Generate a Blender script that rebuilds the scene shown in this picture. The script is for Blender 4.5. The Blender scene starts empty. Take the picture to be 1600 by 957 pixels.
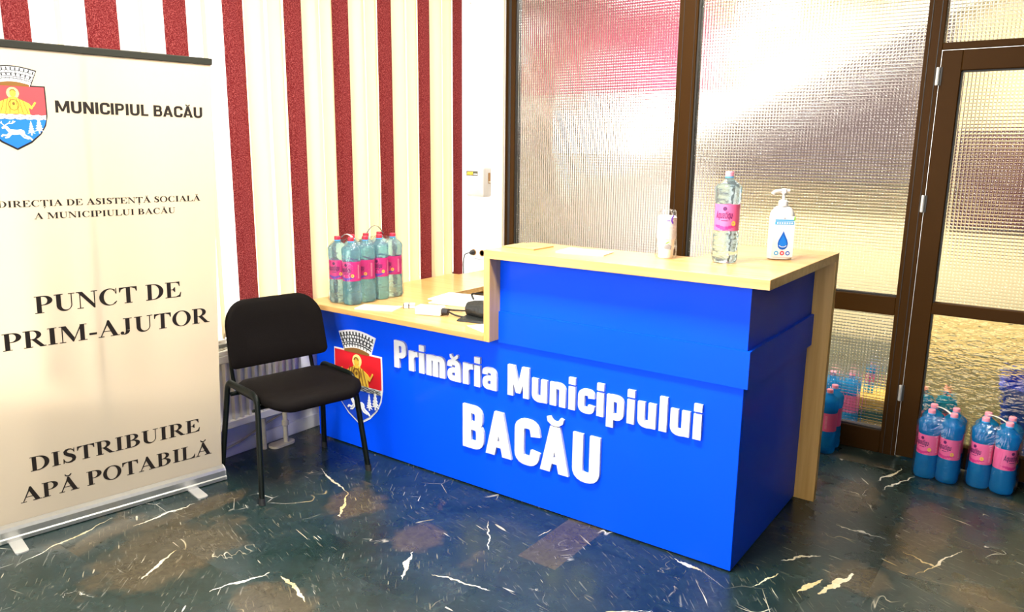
import bpy, bmesh, math, random
from mathutils import Vector, Matrix, geometry

S = bpy.context.scene
COL = S.collection
random.seed(7)
PI = math.pi

# ------------------------------------------------------------------ camera
cam_d = bpy.data.cameras.new('camera')
cam = bpy.data.objects.new('camera', cam_d)
COL.objects.link(cam)
def cam_basis(yaw, pitch, roll):
    y, p, r = map(math.radians, (yaw, pitch, roll))
    f = Vector((-math.sin(y)*math.cos(p), math.cos(y)*math.cos(p), math.sin(p)))
    ri = Vector((math.cos(y), math.sin(y), 0)); up = ri.cross(f)
    c, s = math.cos(r), math.sin(r)
    return f, c*ri + s*up, -s*ri + c*up
F_, R_, U_ = cam_basis(35.955, -11.4899, 0.6519)
CAM = Vector((0.8287, -2.5136, 1.4958))
m = Matrix((R_, U_, -F_)).transposed().to_4x4(); m.translation = CAM
cam.matrix_world = m
cam_d.sensor_width = 36.0
cam_d.lens = 1187.77/1600*36.0
cam_d.clip_start = 0.05; cam_d.clip_end = 200
S.camera = cam

# ------------------------------------------------------------------ world, lights, exposure
world = bpy.data.worlds.new('sky'); S.world = world
world.use_nodes = True
bg = world.node_tree.nodes['Background']
bg.inputs['Color'].default_value = (1.0, 0.985, 0.96, 1)
bg.inputs['Strength'].default_value = 6.0
S.view_settings.view_transform = 'Standard'
S.view_settings.look = 'None'
S.view_settings.exposure = 0.35
S.view_settings.gamma = 1.0
S.view_settings.use_curve_mapping = False
S.cycles.max_bounces = 14
S.cycles.transmission_bounces = 14
S.cycles.transparent_max_bounces = 32
S.cycles.glossy_bounces = 5
S.cycles.diffuse_bounces = 4
S.cycles.caustics_reflective = False
S.cycles.caustics_refractive = True
S.cycles.blur_glossy = 1.0
S.cycles.sample_clamp_indirect = 6.0
S.cycles.use_denoising = True

def area_lamp(name, loc, rot, sx, sy, power, col=(1, 1, 1), portal=False):
    l = bpy.data.lights.new(name, 'AREA'); l.shape = 'RECTANGLE'; l.size = sx; l.size_y = sy
    l.energy = power; l.color = col
    if portal: l.cycles.is_portal = True
    o = bpy.data.objects.new(name, l); o.location = loc; o.rotation_euler = rot; COL.objects.link(o)
    return o
# daylight comes in through the open entrance side behind the viewer and the shop window on the left
area_lamp('entrance_portal', (-0.65, -5.2, 1.45), (PI/2, 0, PI), 3.9, 2.9, 1, portal=True)
area_lamp('window_portal', (-2.45, -3.3, 1.6), (0, -PI/2, 0), 2.0, 3.1, 1, portal=True)

# ------------------------------------------------------------------ materials
MATS = {}
def new_mat(name):
    mt = bpy.data.materials.new(name); mt.use_nodes = True
    MATS[name] = mt
    return mt, mt.node_tree.nodes, mt.node_tree.links, mt.node_tree.nodes['Principled BSDF']
def pm(name, col, rough=0.5, metal=0.0, spec=0.5, coat=0.0, coat_r=0.1, trans=0.0, ior=1.45, emit=None, noise=0.0, nscale=20, bump=0.0):
    mt, n, l, b = new_mat(name)
    b.inputs['Base Color'].default_value = (*col, 1)
    b.inputs['Roughness'].default_value = rough
    b.inputs['Metallic'].default_value = metal
    b.inputs['Specular IOR Level'].default_value = spec
    b.inputs['Coat Weight'].default_value = coat
    b.inputs['Coat Roughness'].default_value = coat_r
    b.inputs['Transmission Weight'].default_value = trans
    b.inputs['IOR'].default_value = ior
    if emit:
        b.inputs['Emission Color'].default_value = (*emit[0], 1); b.inputs['Emission Strength'].default_value = emit[1]
    if noise or bump:
        tc = n.new('ShaderNodeTexCoord'); nz = n.new('ShaderNodeTexNoise')
        nz.inputs['Scale'].default_value = nscale; nz.inputs['Detail'].default_value = 4
        l.new(tc.outputs['Object'], nz.inputs['Vector'])
        if noise:
            mx = n.new('ShaderNodeMix'); mx.data_type = 'RGBA'
            mx.inputs[6].default_value = (*[c*(1-noise) for c in col], 1)
            mx.inputs[7].default_value = (*[min(1, c*(1+noise)) for c in col], 1)
            l.new(nz.outputs['Fac'], mx.inputs[0]); l.new(mx.outputs[2], b.inputs['Base Color'])
        if bump:
            bp = n.new('ShaderNodeBump'); bp.inputs['Strength'].default_value = bump; bp.inputs['Distance'].default_value = 0.01
            l.new(nz.outputs['Fac'], bp.inputs['Height']); l.new(bp.outputs['Normal'], b.inputs['Normal'])
    return mt

def math_node(n, l, op, a, b=None, c=None):
    x = n.new('ShaderNodeMath'); x.operation = op
    for i, v in enumerate((a, b, c)):
        if v is None: continue
        if isinstance(v, (int, float)): x.inputs[i].default_value = v
        else: l.new(v, x.inputs[i])
    return x.outputs[0]

def ramp(n, l, fac, stops):
    r = n.new('ShaderNodeValToRGB'); e = r.color_ramp.elements
    while len(e) < len(stops): e.new(0.5)
    for q, (p, c) in zip(e, stops):
        q.position = p; q.color = (*c, 1) if len(c) == 3 else c
    l.new(fac, r.inputs[0])
    return r.outputs[0]

def wood_mat(name, c1, c2, axis=0):
    mt, n, l, b = new_mat(name)
    tc = n.new('ShaderNodeTexCoord'); mp = n.new('ShaderNodeMapping')
    sc = [38, 38, 38]; sc[axis] = 1.6
    mp.inputs['Scale'].default_value = sc
    l.new(tc.outputs['Object'], mp.inputs['Vector'])
    nz = n.new('ShaderNodeTexNoise'); nz.inputs['Scale'].default_value = 1.0; nz.inputs['Detail'].default_value = 6
    nz.inputs['Distortion'].default_value = 0.4
    l.new(mp.outputs[0], nz.inputs['Vector'])
    c = ramp(n, l, nz.outputs['Fac'], [(0.30, c2), (0.62, c1)])
    l.new(c, b.inputs['Base Color'])
    b.inputs['Roughness'].default_value = 0.32
    b.inputs['Coat Weight'].default_value = 0.15
    return mt

def seg_dist(n, l, X, Y, p, q):
    ax, ay = p; bx, by = q; dx, dy = bx-ax, by-ay; L2 = dx*dx+dy*dy
    px = math_node(n, l, 'SUBTRACT', X, ax); py = math_node(n, l, 'SUBTRACT', Y, ay)
    t = math_node(n, l, 'MULTIPLY', px, dx/L2); t = math_node(n, l, 'MULTIPLY_ADD', py, dy/L2, t)
    tc = n.new('ShaderNodeClamp'); l.new(t, tc.inputs[0]); t = tc.outputs[0]
    ex = math_node(n, l, 'MULTIPLY_ADD', t, -dx, px); ey = math_node(n, l, 'MULTIPLY_ADD', t, -dy, py)
    d2 = math_node(n, l, 'MULTIPLY', ex, ex); d2 = math_node(n, l, 'MULTIPLY_ADD', ey, ey, d2)
    return math_node(n, l, 'SQRT', d2), t

def floor_mat():
    mt, n, l, b = new_mat('dark_marble')
    tc = n.new('ShaderNodeTexCoord'); sx = n.new('ShaderNodeSeparateXYZ')
    l.new(tc.outputs['Object'], sx.inputs[0]); X, Y = sx.outputs[0], sx.outputs[1]
    # slabs of serpentine, each with its own shade
    tx = math_node(n, l, 'FLOOR', math_node(n, l, 'DIVIDE', math_node(n, l, 'ADD', X, 0.687+4*0.56), 0.56))
    off = math_node(n, l, 'MULTIPLY', math_node(n, l, 'FRACT', math_node(n, l, 'MULTIPLY', tx, 0.37)), 0.42)
    ty = math_node(n, l, 'FLOOR', math_node(n, l, 'DIVIDE', math_node(n, l, 'ADD', math_node(n, l, 'ADD', Y, off), 0.37+5*0.42), 0.42))
    cb = n.new('ShaderNodeCombineXYZ'); l.new(tx, cb.inputs[0]); l.new(ty, cb.inputs[1])
    wn = n.new('ShaderNodeTexWhiteNoise'); wn.noise_dimensions = '2D'; l.new(cb.outputs[0], wn.inputs['Vector'])
    sc = n.new('ShaderNodeVectorMath'); sc.operation = 'SCALE'; l.new(wn.outputs['Color'], sc.inputs[0]); sc.inputs['Scale'].default_value = 9
    ad = n.new('ShaderNodeVectorMath'); ad.operation = 'ADD'; l.new(tc.outputs['Object'], ad.inputs[0]); l.new(sc.outputs[0], ad.inputs[1])
    V = ad.outputs[0]
    def noise(scale, det, dist=0.0, vec=V, rough=0.6):
        z = n.new('ShaderNodeTexNoise'); z.inputs['Scale'].default_value = scale; z.inputs['Detail'].default_value = det
        z.inputs['Distortion'].default_value = dist; z.inputs['Roughness'].default_value = rough
        l.new(vec, z.inputs['Vector']); return z.outputs['Fac']
    base = ramp(n, l, noise(2.2, 6, 0.8), [(0.28, (0.003, 0.009, 0.009)), (0.45, (0.007, 0.019, 0.017)), (0.6, (0.013, 0.026, 0.027)), (0.8, (0.032, 0.040, 0.035))])
    fine = noise(26, 8, 1.5, rough=0.75)
    mx = n.new('ShaderNodeMix'); mx.data_type = 'RGBA'; mx.blend_type = 'MULTIPLY'; mx.inputs[0].default_value = 0.75
    l.new(base, mx.inputs[6]); l.new(ramp(n, l, fine, [(0.3, (0.35, 0.35, 0.35)), (0.7, (1.7, 1.75, 1.7))]), mx.inputs[7])
    colr = mx.outputs[2]
    # brown inclusions
    bn = math_node(n, l, 'MULTIPLY', noise(1.5, 5, 0.6), 1.0)
    bm = ramp(n, l, bn, [(0.60, (0, 0, 0)), (0.64, (1, 1, 1))])
    # named brown slab beside the desk and a few brown patches
    def box(x0, x1, y0, y1):
        a = math_node(n, l, 'MULTIPLY', math_node(n, l, 'GREATER_THAN', X, x0), math_node(n, l, 'LESS_THAN', X, x1))
        c = math_node(n, l, 'MULTIPLY', math_node(n, l, 'GREATER_THAN', Y, y0), math_node(n, l, 'LESS_THAN', Y, y1))
        return math_node(n, l, 'MULTIPLY', a, c)
    wob = noise(9, 4, 0.3, vec=tc.outputs['Object'])
    def blob(x, y, rx, ry):
        ex = math_node(n, l, 'DIVIDE', math_node(n, l, 'SUBTRACT', X, x), rx); ey = math_node(n, l, 'DIVIDE', math_node(n, l, 'SUBTRACT', Y, y), ry)
        r = math_node(n, l, 'ADD', math_node(n, l, 'MULTIPLY', ex, ex), math_node(n, l, 'MULTIPLY', ey, ey))
        r = math_node(n, l, 'ADD', r, math_node(n, l, 'MULTIPLY', math_node(n, l, 'SUBTRACT', wob, 0.5), 3.0))
        return ramp(n, l, math_node(n, l, 'MULTIPLY', r, 0.5), [(0.30, (1, 1, 1)), (0.62, (0, 0, 0))])
    brown = math_node(n, l, 'MAXIMUM', bm, box(-0.687, -0.52, -0.37, 0.02))
    for q in ((0.22, 0.95, 0.10, 0.22), (0.52, 0.78, 0.10, 0.30), (0.38, 0.25, 0.10, 0.12), (-1.50, -0.45, 0.12, 0.14), (-1.08, -0.50, 0.11, 0.11), (-1.98, -0.86, 0.06, 0.22), (0.75, 0.35, 0.10, 0.10), (-1.75, -1.15, 0.20, 0.30), (-1.15, -1.12, 0.16, 0.12)):
        brown = math_node(n, l, 'MAXIMUM', brown, blob(*q))
    mb = n.new('ShaderNodeMix'); mb.data_type = 'RGBA'
    l.new(math_node(n, l, 'MULTIPLY', brown, 0.5), mb.inputs[0]); l.new(colr, mb.inputs[6])
    l.new(ramp(n, l, fine, [(0.3, (0.045, 0.030, 0.014)), (0.75, (0.15, 0.105, 0.055))]), mb.inputs[7])
    colr = mb.outputs[2]
    # veins: thin ridges of warped noise, broken up by a mask
    def vein(scale, w, m0, mscale):
        a = noise(scale, 3, 1.2); d = math_node(n, l, 'ABSOLUTE', math_node(n, l, 'SUBTRACT', a, 0.5))
        v = ramp(n, l, d, [(0.0, (1, 1, 1)), (w, (0, 0, 0))])
        k = ramp(n, l, noise(mscale, 2, 0.5), [(m0, (0, 0, 0)), (m0+0.08, (1, 1, 1))])
        return math_node(n, l, 'MULTIPLY', v, k)
    v = math_node(n, l, 'MAXIMUM', vein(2.4, 0.005, 0.60, 3.1), vein(5.5, 0.008, 0.66, 4.7))
    def streak(ang, sx_, sy_, thr, op):
        mp = n.new('ShaderNodeMapping'); mp.inputs['Rotation'].default_value = (0, 0, math.radians(ang)); mp.inputs['Scale'].default_value = (sx_, sy_, 1)
        # every slab turns its own grain a little
        rot = n.new('ShaderNodeVectorRotate'); rot.rotation_type = 'Z_AXIS'; l.new(V, rot.inputs['Vector']); l.new(math_node(n, l, 'MULTIPLY', wn.outputs['Value'], 1.1), rot.inputs['Angle'])
        l.new(rot.outputs[0], mp.inputs['Vector'])
        z = noise(1.0, 1.5, 0.25, vec=mp.outputs[0])
        return ramp(n, l, z, [(thr, (0, 0, 0)), (thr+0.025, (op, op, op))])
    v = math_node(n, l, 'MAXIMUM', v, streak(35, 5, 55, 0.735, 0.75))
    v = math_node(n, l, 'MAXIMUM', v, streak(-50, 9, 90, 0.745, 0.5))
    v = math_node(n, l, 'MAXIMUM', v, math_node(n, l, 'MULTIPLY', streak(20, 14, 150, 0.66, 1.0), 0.12))
    vo = n.new('ShaderNodeTexVoronoi'); vo.feature = 'DISTANCE_TO_EDGE'; vo.inputs['Scale'].default_value = 7
    l.new(V, vo.inputs['Vector'])
    vv = ramp(n, l, vo.outputs['Distance'], [(0.0, (1, 1, 1)), (0.012, (0, 0, 0))])
    v = math_node(n, l, 'MAXIMUM', v, math_node(n, l, 'MULTIPLY', vv, ramp(n, l, noise(2.0, 3, 0.5), [(0.62, (0, 0, 0)), (0.68, (0.9, 0.9, 0.9))])))
    # long single veins where the stone shows them
    wx = math_node(n, l, 'MULTIPLY_ADD', math_node(n, l, 'SUBTRACT', noise(11, 3, vec=tc.outputs['Object']), 0.5), 0.07, X)
    wy = math_node(n, l, 'MULTIPLY_ADD', math_node(n, l, 'SUBTRACT', noise(13, 3, vec=tc.outputs['Object']), 0.5), 0.07, Y)
    segs = [((-2.10, -1.52), (-2.19, -1.13), .006), ((-2.05, -1.13), (-2.04, -0.86), .009), ((-1.90, -0.30), (-1.60, -0.39), .008), ((-1.60, -0.39), (-1.45, -0.57), .008),
            ((-1.28, -0.99), (-1.08, -1.04), .012), ((-1.33, -1.02), (-1.40, -1.20), .007), ((-1.66, -1.30), (-1.74, -1.12), .012), ((-0.13, -0.39), (-0.30, -0.55), .006),
            ((0.10, -0.03), (0.14, 0.10), .006), ((0.23, 0.02), (0.28, 0.16), .016), ((0.30, 0.05), (0.36, 0.27), .018), ((0.13, 0.20), (0.22, 0.33), .009), ((-0.09, -0.06), (-0.20, -0.03), .010),
            ((0.48, 0.55), (0.62, 0.50), .004), ((0.55, 0.40), (0.66, 0.70), .006), ((0.22, 0.62), (0.40, 0.62), .005), ((0.26, 1.20), (0.33, 1.42), .009), ((0.30, 1.10), (0.40, 1.36), .007),
            ((-1.02, -0.60), (-0.92, -0.75), .012), ((-0.95, -0.22), (-0.80, -0.40), .005), ((-0.62, -0.62), (-0.85, -0.66), .008), ((-0.70, -0.20), (-0.70, -0.12), .004)]
    for p, q, w in segs:
        d, t = seg_dist(n, l, wx, wy, p, q)
        wt = math_node(n, l, 'MULTIPLY', math_node(n, l, 'SUBTRACT', 1.15, math_node(n, l, 'ABSOLUTE', math_node(n, l, 'MULTIPLY_ADD', t, 2, -1))), w*0.7)
        v = math_node(n, l, 'MAXIMUM', v, math_node(n, l, 'LESS_THAN', d, wt))
    mv = n.new('ShaderNodeMix'); mv.data_type = 'RGBA'
    l.new(math_node(n, l, 'MULTIPLY', v, 0.9), mv.inputs[0]); l.new(colr, mv.inputs[6])
    l.new(ramp(n, l, noise(3.0, 2), [(0.4, (0.75, 0.72, 0.62)), (0.62, (0.60, 0.45, 0.20))]), mv.inputs[7])
    l.new(mv.outputs[2], b.inputs['Base Color'])
    l.new(ramp(n, l, noise(5, 4), [(0.3, (0.22, 0.22, 0.22)), (0.7, (0.34, 0.34, 0.34))]), b.inputs['Roughness'])
    b.inputs['Specular IOR Level'].default_value = 0.45
    bp = n.new('ShaderNodeBump'); bp.inputs['Strength'].default_value = 0.06; bp.inputs['Distance'].default_value = 0.01
    b.inputs['Coat Weight'].default_value = 0.14; b.inputs['Coat Roughness'].default_value = 0.24
    l.new(fine, bp.inputs['Height']); l.new(bp.outputs[0], b.inputs['Normal'])
    return mt

def glass_grid_mat(name, pitch=0.0155, amp=1.25, hammered=False, tint=(1, 1, 1)):
    mt, n, l, b = new_mat(name)
    n.remove(b)
    out = n['Material Output']
    g = n.new('ShaderNodeBsdfGlass'); g.inputs['IOR'].default_value = 1.45; g.inputs['Roughness'].default_value = 0.03
    g.inputs['Color'].default_value = (*tint, 1)
    tc = n.new('ShaderNodeTexCoord')
    if hammered:
        z = n.new('ShaderNodeTexNoise'); z.inputs['Scale'].default_value = 48; z.inputs['Detail'].default_value = 1.5
        mp = n.new('ShaderNodeMapping'); mp.inputs['Scale'].default_value = (0.55, 0.55, 1.3); l.new(tc.outputs['Object'], mp.inputs[0]); l.new(mp.outputs[0], z.inputs['Vector'])
        h = math_node(n, l, 'MULTIPLY', z.outputs['Fac'], 0.0075)
    else:
        sx = n.new('ShaderNodeSeparateXYZ'); l.new(tc.outputs['Object'], sx.inputs[0])
        def cell(v):     # pillow-shaped cells: nearly flat in the middle, steep at the grooves
            u = math_node(n, l, 'MULTIPLY_ADD', math_node(n, l, 'FRACT', math_node(n, l, 'DIVIDE', v, pitch)), 2.0, -1.0)
            u2 = math_node(n, l, 'MULTIPLY', u, u)
            return math_node(n, l, 'MULTIPLY', u2, math_node(n, l, 'MULTIPLY_ADD', u2, 0.75, 0.25))
        h = math_node(n, l, 'MULTIPLY', math_node(n, l, 'ADD', cell(sx.outputs[0]), cell(sx.outputs[2])), -amp*pitch/2/3.5)
    bp = n.new('ShaderNodeBump'); bp.inputs['Strength'].default_value = 1.0; bp.inputs['Distance'].default_value = 1.0
    l.new(h, bp.inputs['Height']); l.new(bp.outputs[0], g.inputs['Normal'])
    l.new(g.outputs[0], out.inputs['Surface'])
    return mt

def water_mat(name, tint, deep, mixd, ior=1.33):
    mt, n, l, b = new_mat(name); n.remove(b); out = n['Material Output']
    g = n.new('ShaderNodeBsdfGlass'); g.inputs['IOR'].default_value = ior; g.inputs['Roughness'].default_value = 0.03
    g.inputs['Color'].default_value = (*tint, 1)
    d = n.new('ShaderNodeBsdfTranslucent'); d.inputs['Color'].default_value = (*deep, 1)
    d2 = n.new('ShaderNodeBsdfDiffuse'); d2.inputs['Color'].default_value = (*deep, 1)
    m1 = n.new('ShaderNodeMixShader'); m1.inputs[0].default_value = 0.5
    l.new(d.outputs[0], m1.inputs[1]); l.new(d2.outputs[0], m1.inputs[2])
    m2 = n.new('ShaderNodeMixShader'); m2.inputs[0].default_value = mixd
    l.new(g.outputs[0], m2.inputs[1]); l.new(m1.outputs[0], m2.inputs[2]); l.new(m2.outputs[0], out.inputs['Surface'])
    tc = n.new('ShaderNodeTexCoord')
    mp = n.new('ShaderNodeMapping'); mp.inputs['Scale'].default_value = (1, 1, 1.9); l.new(tc.outputs['Object'], mp.inputs[0])
    z = n.new('ShaderNodeTexVoronoi'); z.inputs['Scale'].default_value = 42; z.feature = 'SMOOTH_F1'; l.new(mp.outputs[0], z.inputs['Vector'])
    bp = n.new('ShaderNodeBump'); bp.inputs['Strength'].default_value = 0.5; bp.inputs['Distance'].default_value = 0.008
    l.new(z.outputs['Distance'], bp.inputs['Height']); l.new(bp.outputs[0], g.inputs['Normal'])
    return mt

def film_mat():
    mt, n, l, b = new_mat('shrink_film'); n.remove(b); out = n['Material Output']
    t = n.new('ShaderNodeBsdfTransparent'); t.inputs['Color'].default_value = (0.97, 0.98, 0.99, 1)
    g = n.new('ShaderNodeBsdfGlossy'); g.inputs['Roughness'].default_value = 0.16
    fr = n.new('ShaderNodeLayerWeight'); fr.inputs['Blend'].default_value = 0.2
    tc = n.new('ShaderNodeTexCoord'); z = n.new('ShaderNodeTexNoise'); z.inputs['Scale'].default_value = 16; z.inputs['Detail'].default_value = 2; z.inputs['Distortion'].default_value = 1.5
    mp = n.new('ShaderNodeMapping'); mp.inputs['Scale'].default_value = (1, 1, 0.35); l.new(tc.outputs['Object'], mp.inputs[0]); l.new(mp.outputs[0], z.inputs['Vector'])
    bp = n.new('ShaderNodeBump'); bp.inputs['Strength'].default_value = 0.9; bp.inputs['Distance'].default_value = 0.02
    l.new(z.outputs['Fac'], bp.inputs['Height']); l.new(bp.outputs[0], g.inputs['Normal']); l.new(bp.outputs[0], fr.inputs['Normal'])
    f = math_node(n, l, 'MULTIPLY_ADD', fr.outputs['Fresnel'], 0.5, 0.03)
    m = n.new('ShaderNodeMixShader'); l.new(f, m.inputs[0]); l.new(t.outputs[0], m.inputs[1]); l.new(g.outputs[0], m.inputs[2])
    l.new(m.outputs[0], out.inputs['Surface'])
    return mt

def cloth_translucent(name, col, tr, speck=None, tr_col=None):
    mt, n, l, b = new_mat(name); n.remove(b); out = n['Material Output']
    d = n.new('ShaderNodeBsdfDiffuse'); t = n.new('ShaderNodeBsdfTranslucent')
    d.inputs['Color'].default_value = (*col, 1); t.inputs['Color'].default_value = (*(tr_col or col), 1)
    if speck:
        tc = n.new('ShaderNodeTexCoord'); z = n.new('ShaderNodeTexNoise'); z.inputs['Scale'].default_value = 210; z.inputs['Detail'].default_value = 2
        l.new(tc.outputs['Object'], z.inputs['Vector'])
        c = ramp(n, l, z.outputs['Fac'], [(0.45, col), (0.68, speck)])
        l.new(c, d.inputs['Color']); l.new(c, t.inputs['Color'])
    m = n.new('ShaderNodeMixShader'); m.inputs[0].default_value = tr
    l.new(d.outputs[0], m.inputs[1]); l.new(t.outputs[0], m.inputs[2]); l.new(m.outputs[0], out.inputs['Surface'])
    return mt

def clear_mat(name, col=(1, 1, 1), gl=0.06, rough=0.0):
    mt, n, l, b = new_mat(name); n.remove(b); out = n['Material Output']
    t = n.new('ShaderNodeBsdfTransparent'); t.inputs['Color'].default_value = (*col, 1)
    g = n.new('ShaderNodeBsdfGlossy'); g.inputs['Roughness'].default_value = rough
    m = n.new('ShaderNodeMixShader'); m.inputs[0].default_value = gl
    l.new(t.outputs[0], m.inputs[1]); l.new(g.outputs[0], m.inputs[2]); l.new(m.outputs[0], out.inputs['Surface'])
    return mt

M_FLOOR = floor_mat()
M_WHITE = pm('white_paint', (0.90, 0.89, 0.87), 0.6, noise=0.02, nscale=6)
M_CEIL = pm('ceiling_white', (0.8, 0.8, 0.78), 0.8, noise=0.02)
M_DARKWALL = pm('shade_painted_wall', (0.03, 0.027, 0.022), 0.7, noise=0.05)  # near-black: an unlit side put into the colour, so little light bounces back
M_FRAME = pm('bronze_aluminium', (0.036, 0.0145, 0.002), 0.55, spec=0.08, metal=0.0, noise=0.12, nscale=3)
M_GASKET = pm('black_gasket', (0.012, 0.010, 0.008), 0.5)
M_METAL = pm('brushed_metal', (0.62, 0.62, 0.60), 0.32, metal=0.9, noise=0.08, nscale=60)
M_STEEL = pm('pale_steel', (0.75, 0.74, 0.70), 0.3, metal=0.7)
M_DARKRAIL = pm('dark_grey_rail', (0.022, 0.022, 0.016), 0.4)
M_BLUE = pm('blue_laminate', (0.0002, 0.068, 0.86), 0.45, spec=0.10, coat=0.07, coat_r=0.08, noise=0.08, nscale=2.5)
M_WOOD = wood_mat('oak_laminate', (0.62, 0.37, 0.14), (0.50, 0.265, 0.075), 0)
M_WOODV = wood_mat('oak_laminate_upright', (0.70, 0.42, 0.13), (0.55, 0.30, 0.07), 2)
M_LETTER = pm('white_acrylic', (0.62, 0.63, 0.66), 0.35)
M_INK = pm('dark_print', (0.008, 0.004, 0.002), 0.6)
M_BLACK = pm('crest_black', (0.012, 0.012, 0.014), 0.5)
M_SILV = pm('crest_white', (0.85, 0.86, 0.86), 0.45)
M_RED = pm('crest_red', (0.72, 0.012, 0.022), 0.42)
M_CBLUE = pm('crest_blue', (0.006, 0.055, 0.55), 0.42)
M_REDP = pm('printed_red', (0.72, 0.06, 0.07), 0.6)
M_BLUEP = pm('printed_blue', (0.01, 0.16, 0.72), 0.6)
M_GOLD = pm('crest_gold', (0.85, 0.55, 0.06), 0.45)
M_GOLDL = pm('crest_pale_gold', (0.90, 0.72, 0.25), 0.45)
M_BROWN = pm('crest_brown', (0.22, 0.10, 0.02), 0.5)
M_SHEET = cloth_translucent('banner_vinyl', (0.60, 0.52, 0.39), 0.28, tr_col=(0.80, 0.62, 0.42))
M_FABRIC = pm('black_chair_fabric', (0.0034, 0.0022, 0.0018), 0.75, spec=0.10, noise=0.25, nscale=300, bump=0.15)
M_TUBE = pm('black_powder_coat', (0.003, 0.005, 0.004), 0.4, spec=0.15)
M_RUBBER = pm('black_rubber', (0.012, 0.012, 0.012), 0.6)
M_BLINDR = cloth_translucent('wine_red_blind', (0.105, 0.012, 0.014), 0.32, speck=(0.26, 0.06, 0.058))
M_BLINDC = cloth_translucent('cream_blind', (0.82, 0.72, 0.48), 0.42, tr_col=(0.66, 0.55, 0.30))
M_PANE = clear_mat('window_glass', (1, 1, 1), 0.05)
M_REED = glass_grid_mat('reeded_glass')
M_HAMMER = glass_grid_mat('hammered_glass', hammered=True, tint=(1.0, 0.92, 0.72))
M_WATER = water_mat('water_in_clear_bottle', (0.86, 0.97, 1.0), (0.70, 0.90, 1.0), 0.10)
M_WATERB = water_mat('water_in_blue_bottle', (0.80, 0.96, 1.0), (0.40, 0.84, 1.0), 0.20)
M_WATERD = water_mat('water_in_deep_blue_bottle', (0.34, 0.76, 0.98), (0.02, 0.42, 0.88), 0.45)
M_LABEL = pm('pink_label', (0.80, 0.13, 0.32), 0.4)
M_LABELL = pm('light_pink_label', (0.90, 0.45, 0.58), 0.4)
M_LABELM = pm('magenta_label', (0.62, 0.03, 0.22), 0.4)
M_LABINK = pm('label_ink', (0.10, 0.01, 0.10), 0.5)
M_CAPP = pm('pink_cap', (0.88, 0.30, 0.40), 0.4)
M_CAPR = pm('dark_red_cap', (0.42, 0.02, 0.05), 0.4)
M_NECK = pm('blue_neck', (0.08, 0.38, 0.75), 0.3)
M_FILM = film_mat()
M_STRAP = pm('white_strap', (0.7, 0.68, 0.66), 0.5)
M_STRAPD = pm('grey_strap', (0.12, 0.11, 0.12), 0.5)
M_PLAST = pm('white_plastic', (0.68, 0.67, 0.66), 0.35)
M_CREAMP = pm('cream_plastic', (0.80, 0.72, 0.55), 0.4)
M_BOXP = pm('grey_white_plastic', (0.40, 0.38, 0.36), 0.4)
M_CUP = pm('cup_white', (0.93, 0.93, 0.92), 0.4)
M_PAPER = pm('white_paper', (0.66, 0.66, 0.66), 0.7)
M_KRAFT = pm('tan_card', (0.40, 0.28, 0.11), 0.6, noise=0.06)
M_TEAL = pm('teal_print', (0.10, 0.55, 0.62), 0.6)
M_SKY = pm('sky_blue_print', (0.02, 0.30, 0.62), 0.45)
M_DROP = pm('drop_blue', (0.010, 0.10, 0.45), 0.3)
M_DROPL = pm('drop_light', (0.015, 0.17, 0.62), 0.3)
M_GREEN = pm('leaf_green', (0.20, 0.50, 0.05), 0.5)
M_PURP = pm('purple_print', (0.14, 0.05, 0.42), 0.5)
M_STICK = pm('olive_sticker', (0.045, 0.038, 0.015), 0.6)
M_YEL = pm('yellow_print', (0.50, 0.36, 0.004), 0.5)
M_GREYP = pm('grey_print', (0.30, 0.30, 0.32), 0.5)
M_BAG = pm('black_nylon', (0.012, 0.014, 0.014), 0.45, bump=0.5, nscale=40)
M_RADI = pm('radiator_enamel', (0.82, 0.79, 0.70), 0.35)
M_RUST = pm('worn_pipe_paint', (0.62, 0.55, 0.40), 0.5, noise=0.3, nscale=30)
M_SCREW = pm('screw_grey', (0.35, 0.35, 0.34), 0.4, metal=0.6)
M_OUTW = pm('facade_render', (0.80, 0.77, 0.70), 0.8, noise=0.03)
M_OUTG = pm('facade_window', (0.20, 0.19, 0.17), 0.2)
M_ASPH = pm('pavement', (0.45, 0.44, 0.42), 0.9, noise=0.1)
M_HALL = pm('hall_cream', (0.80, 0.67, 0.38), 0.7, noise=0.03)
M_HALLL = pm('hall_lilac_white', (0.86, 0.80, 0.80), 0.7, noise=0.03)
M_HALLW = pm('hall_white', (0.9, 0.88, 0.8), 0.6)
M_HALLP = pm('hall_mauve', (0.075, 0.050, 0.048), 0.7)
M_POSTER = pm('rose_poster', (0.80, 0.10, 0.24), 0.6, noise=0.35, nscale=1.5)
M_MAROON = pm('maroon_board', (0.07, 0.010, 0.012), 0.6)
M_LIT = pm('lit_window', (1, 1, 1), 0.5, emit=((1.0, 0.96, 0.82), 6.0))
M_FILL = pm('fill_panel_glow', (1, 1, 1), 0.5, emit=((1.0, 0.97, 0.9), 4.0))  # glowing face of the added fill lights
M_BIN = pm('blue_bin', (0.01, 0.06, 0.75), 0.35)
M_CARTON = pm('yellow_carton', (0.55, 0.36, 0.06), 0.7)
M_CARTG = pm('carton_green', (0.02, 0.10, 0.06), 0.6)

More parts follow.
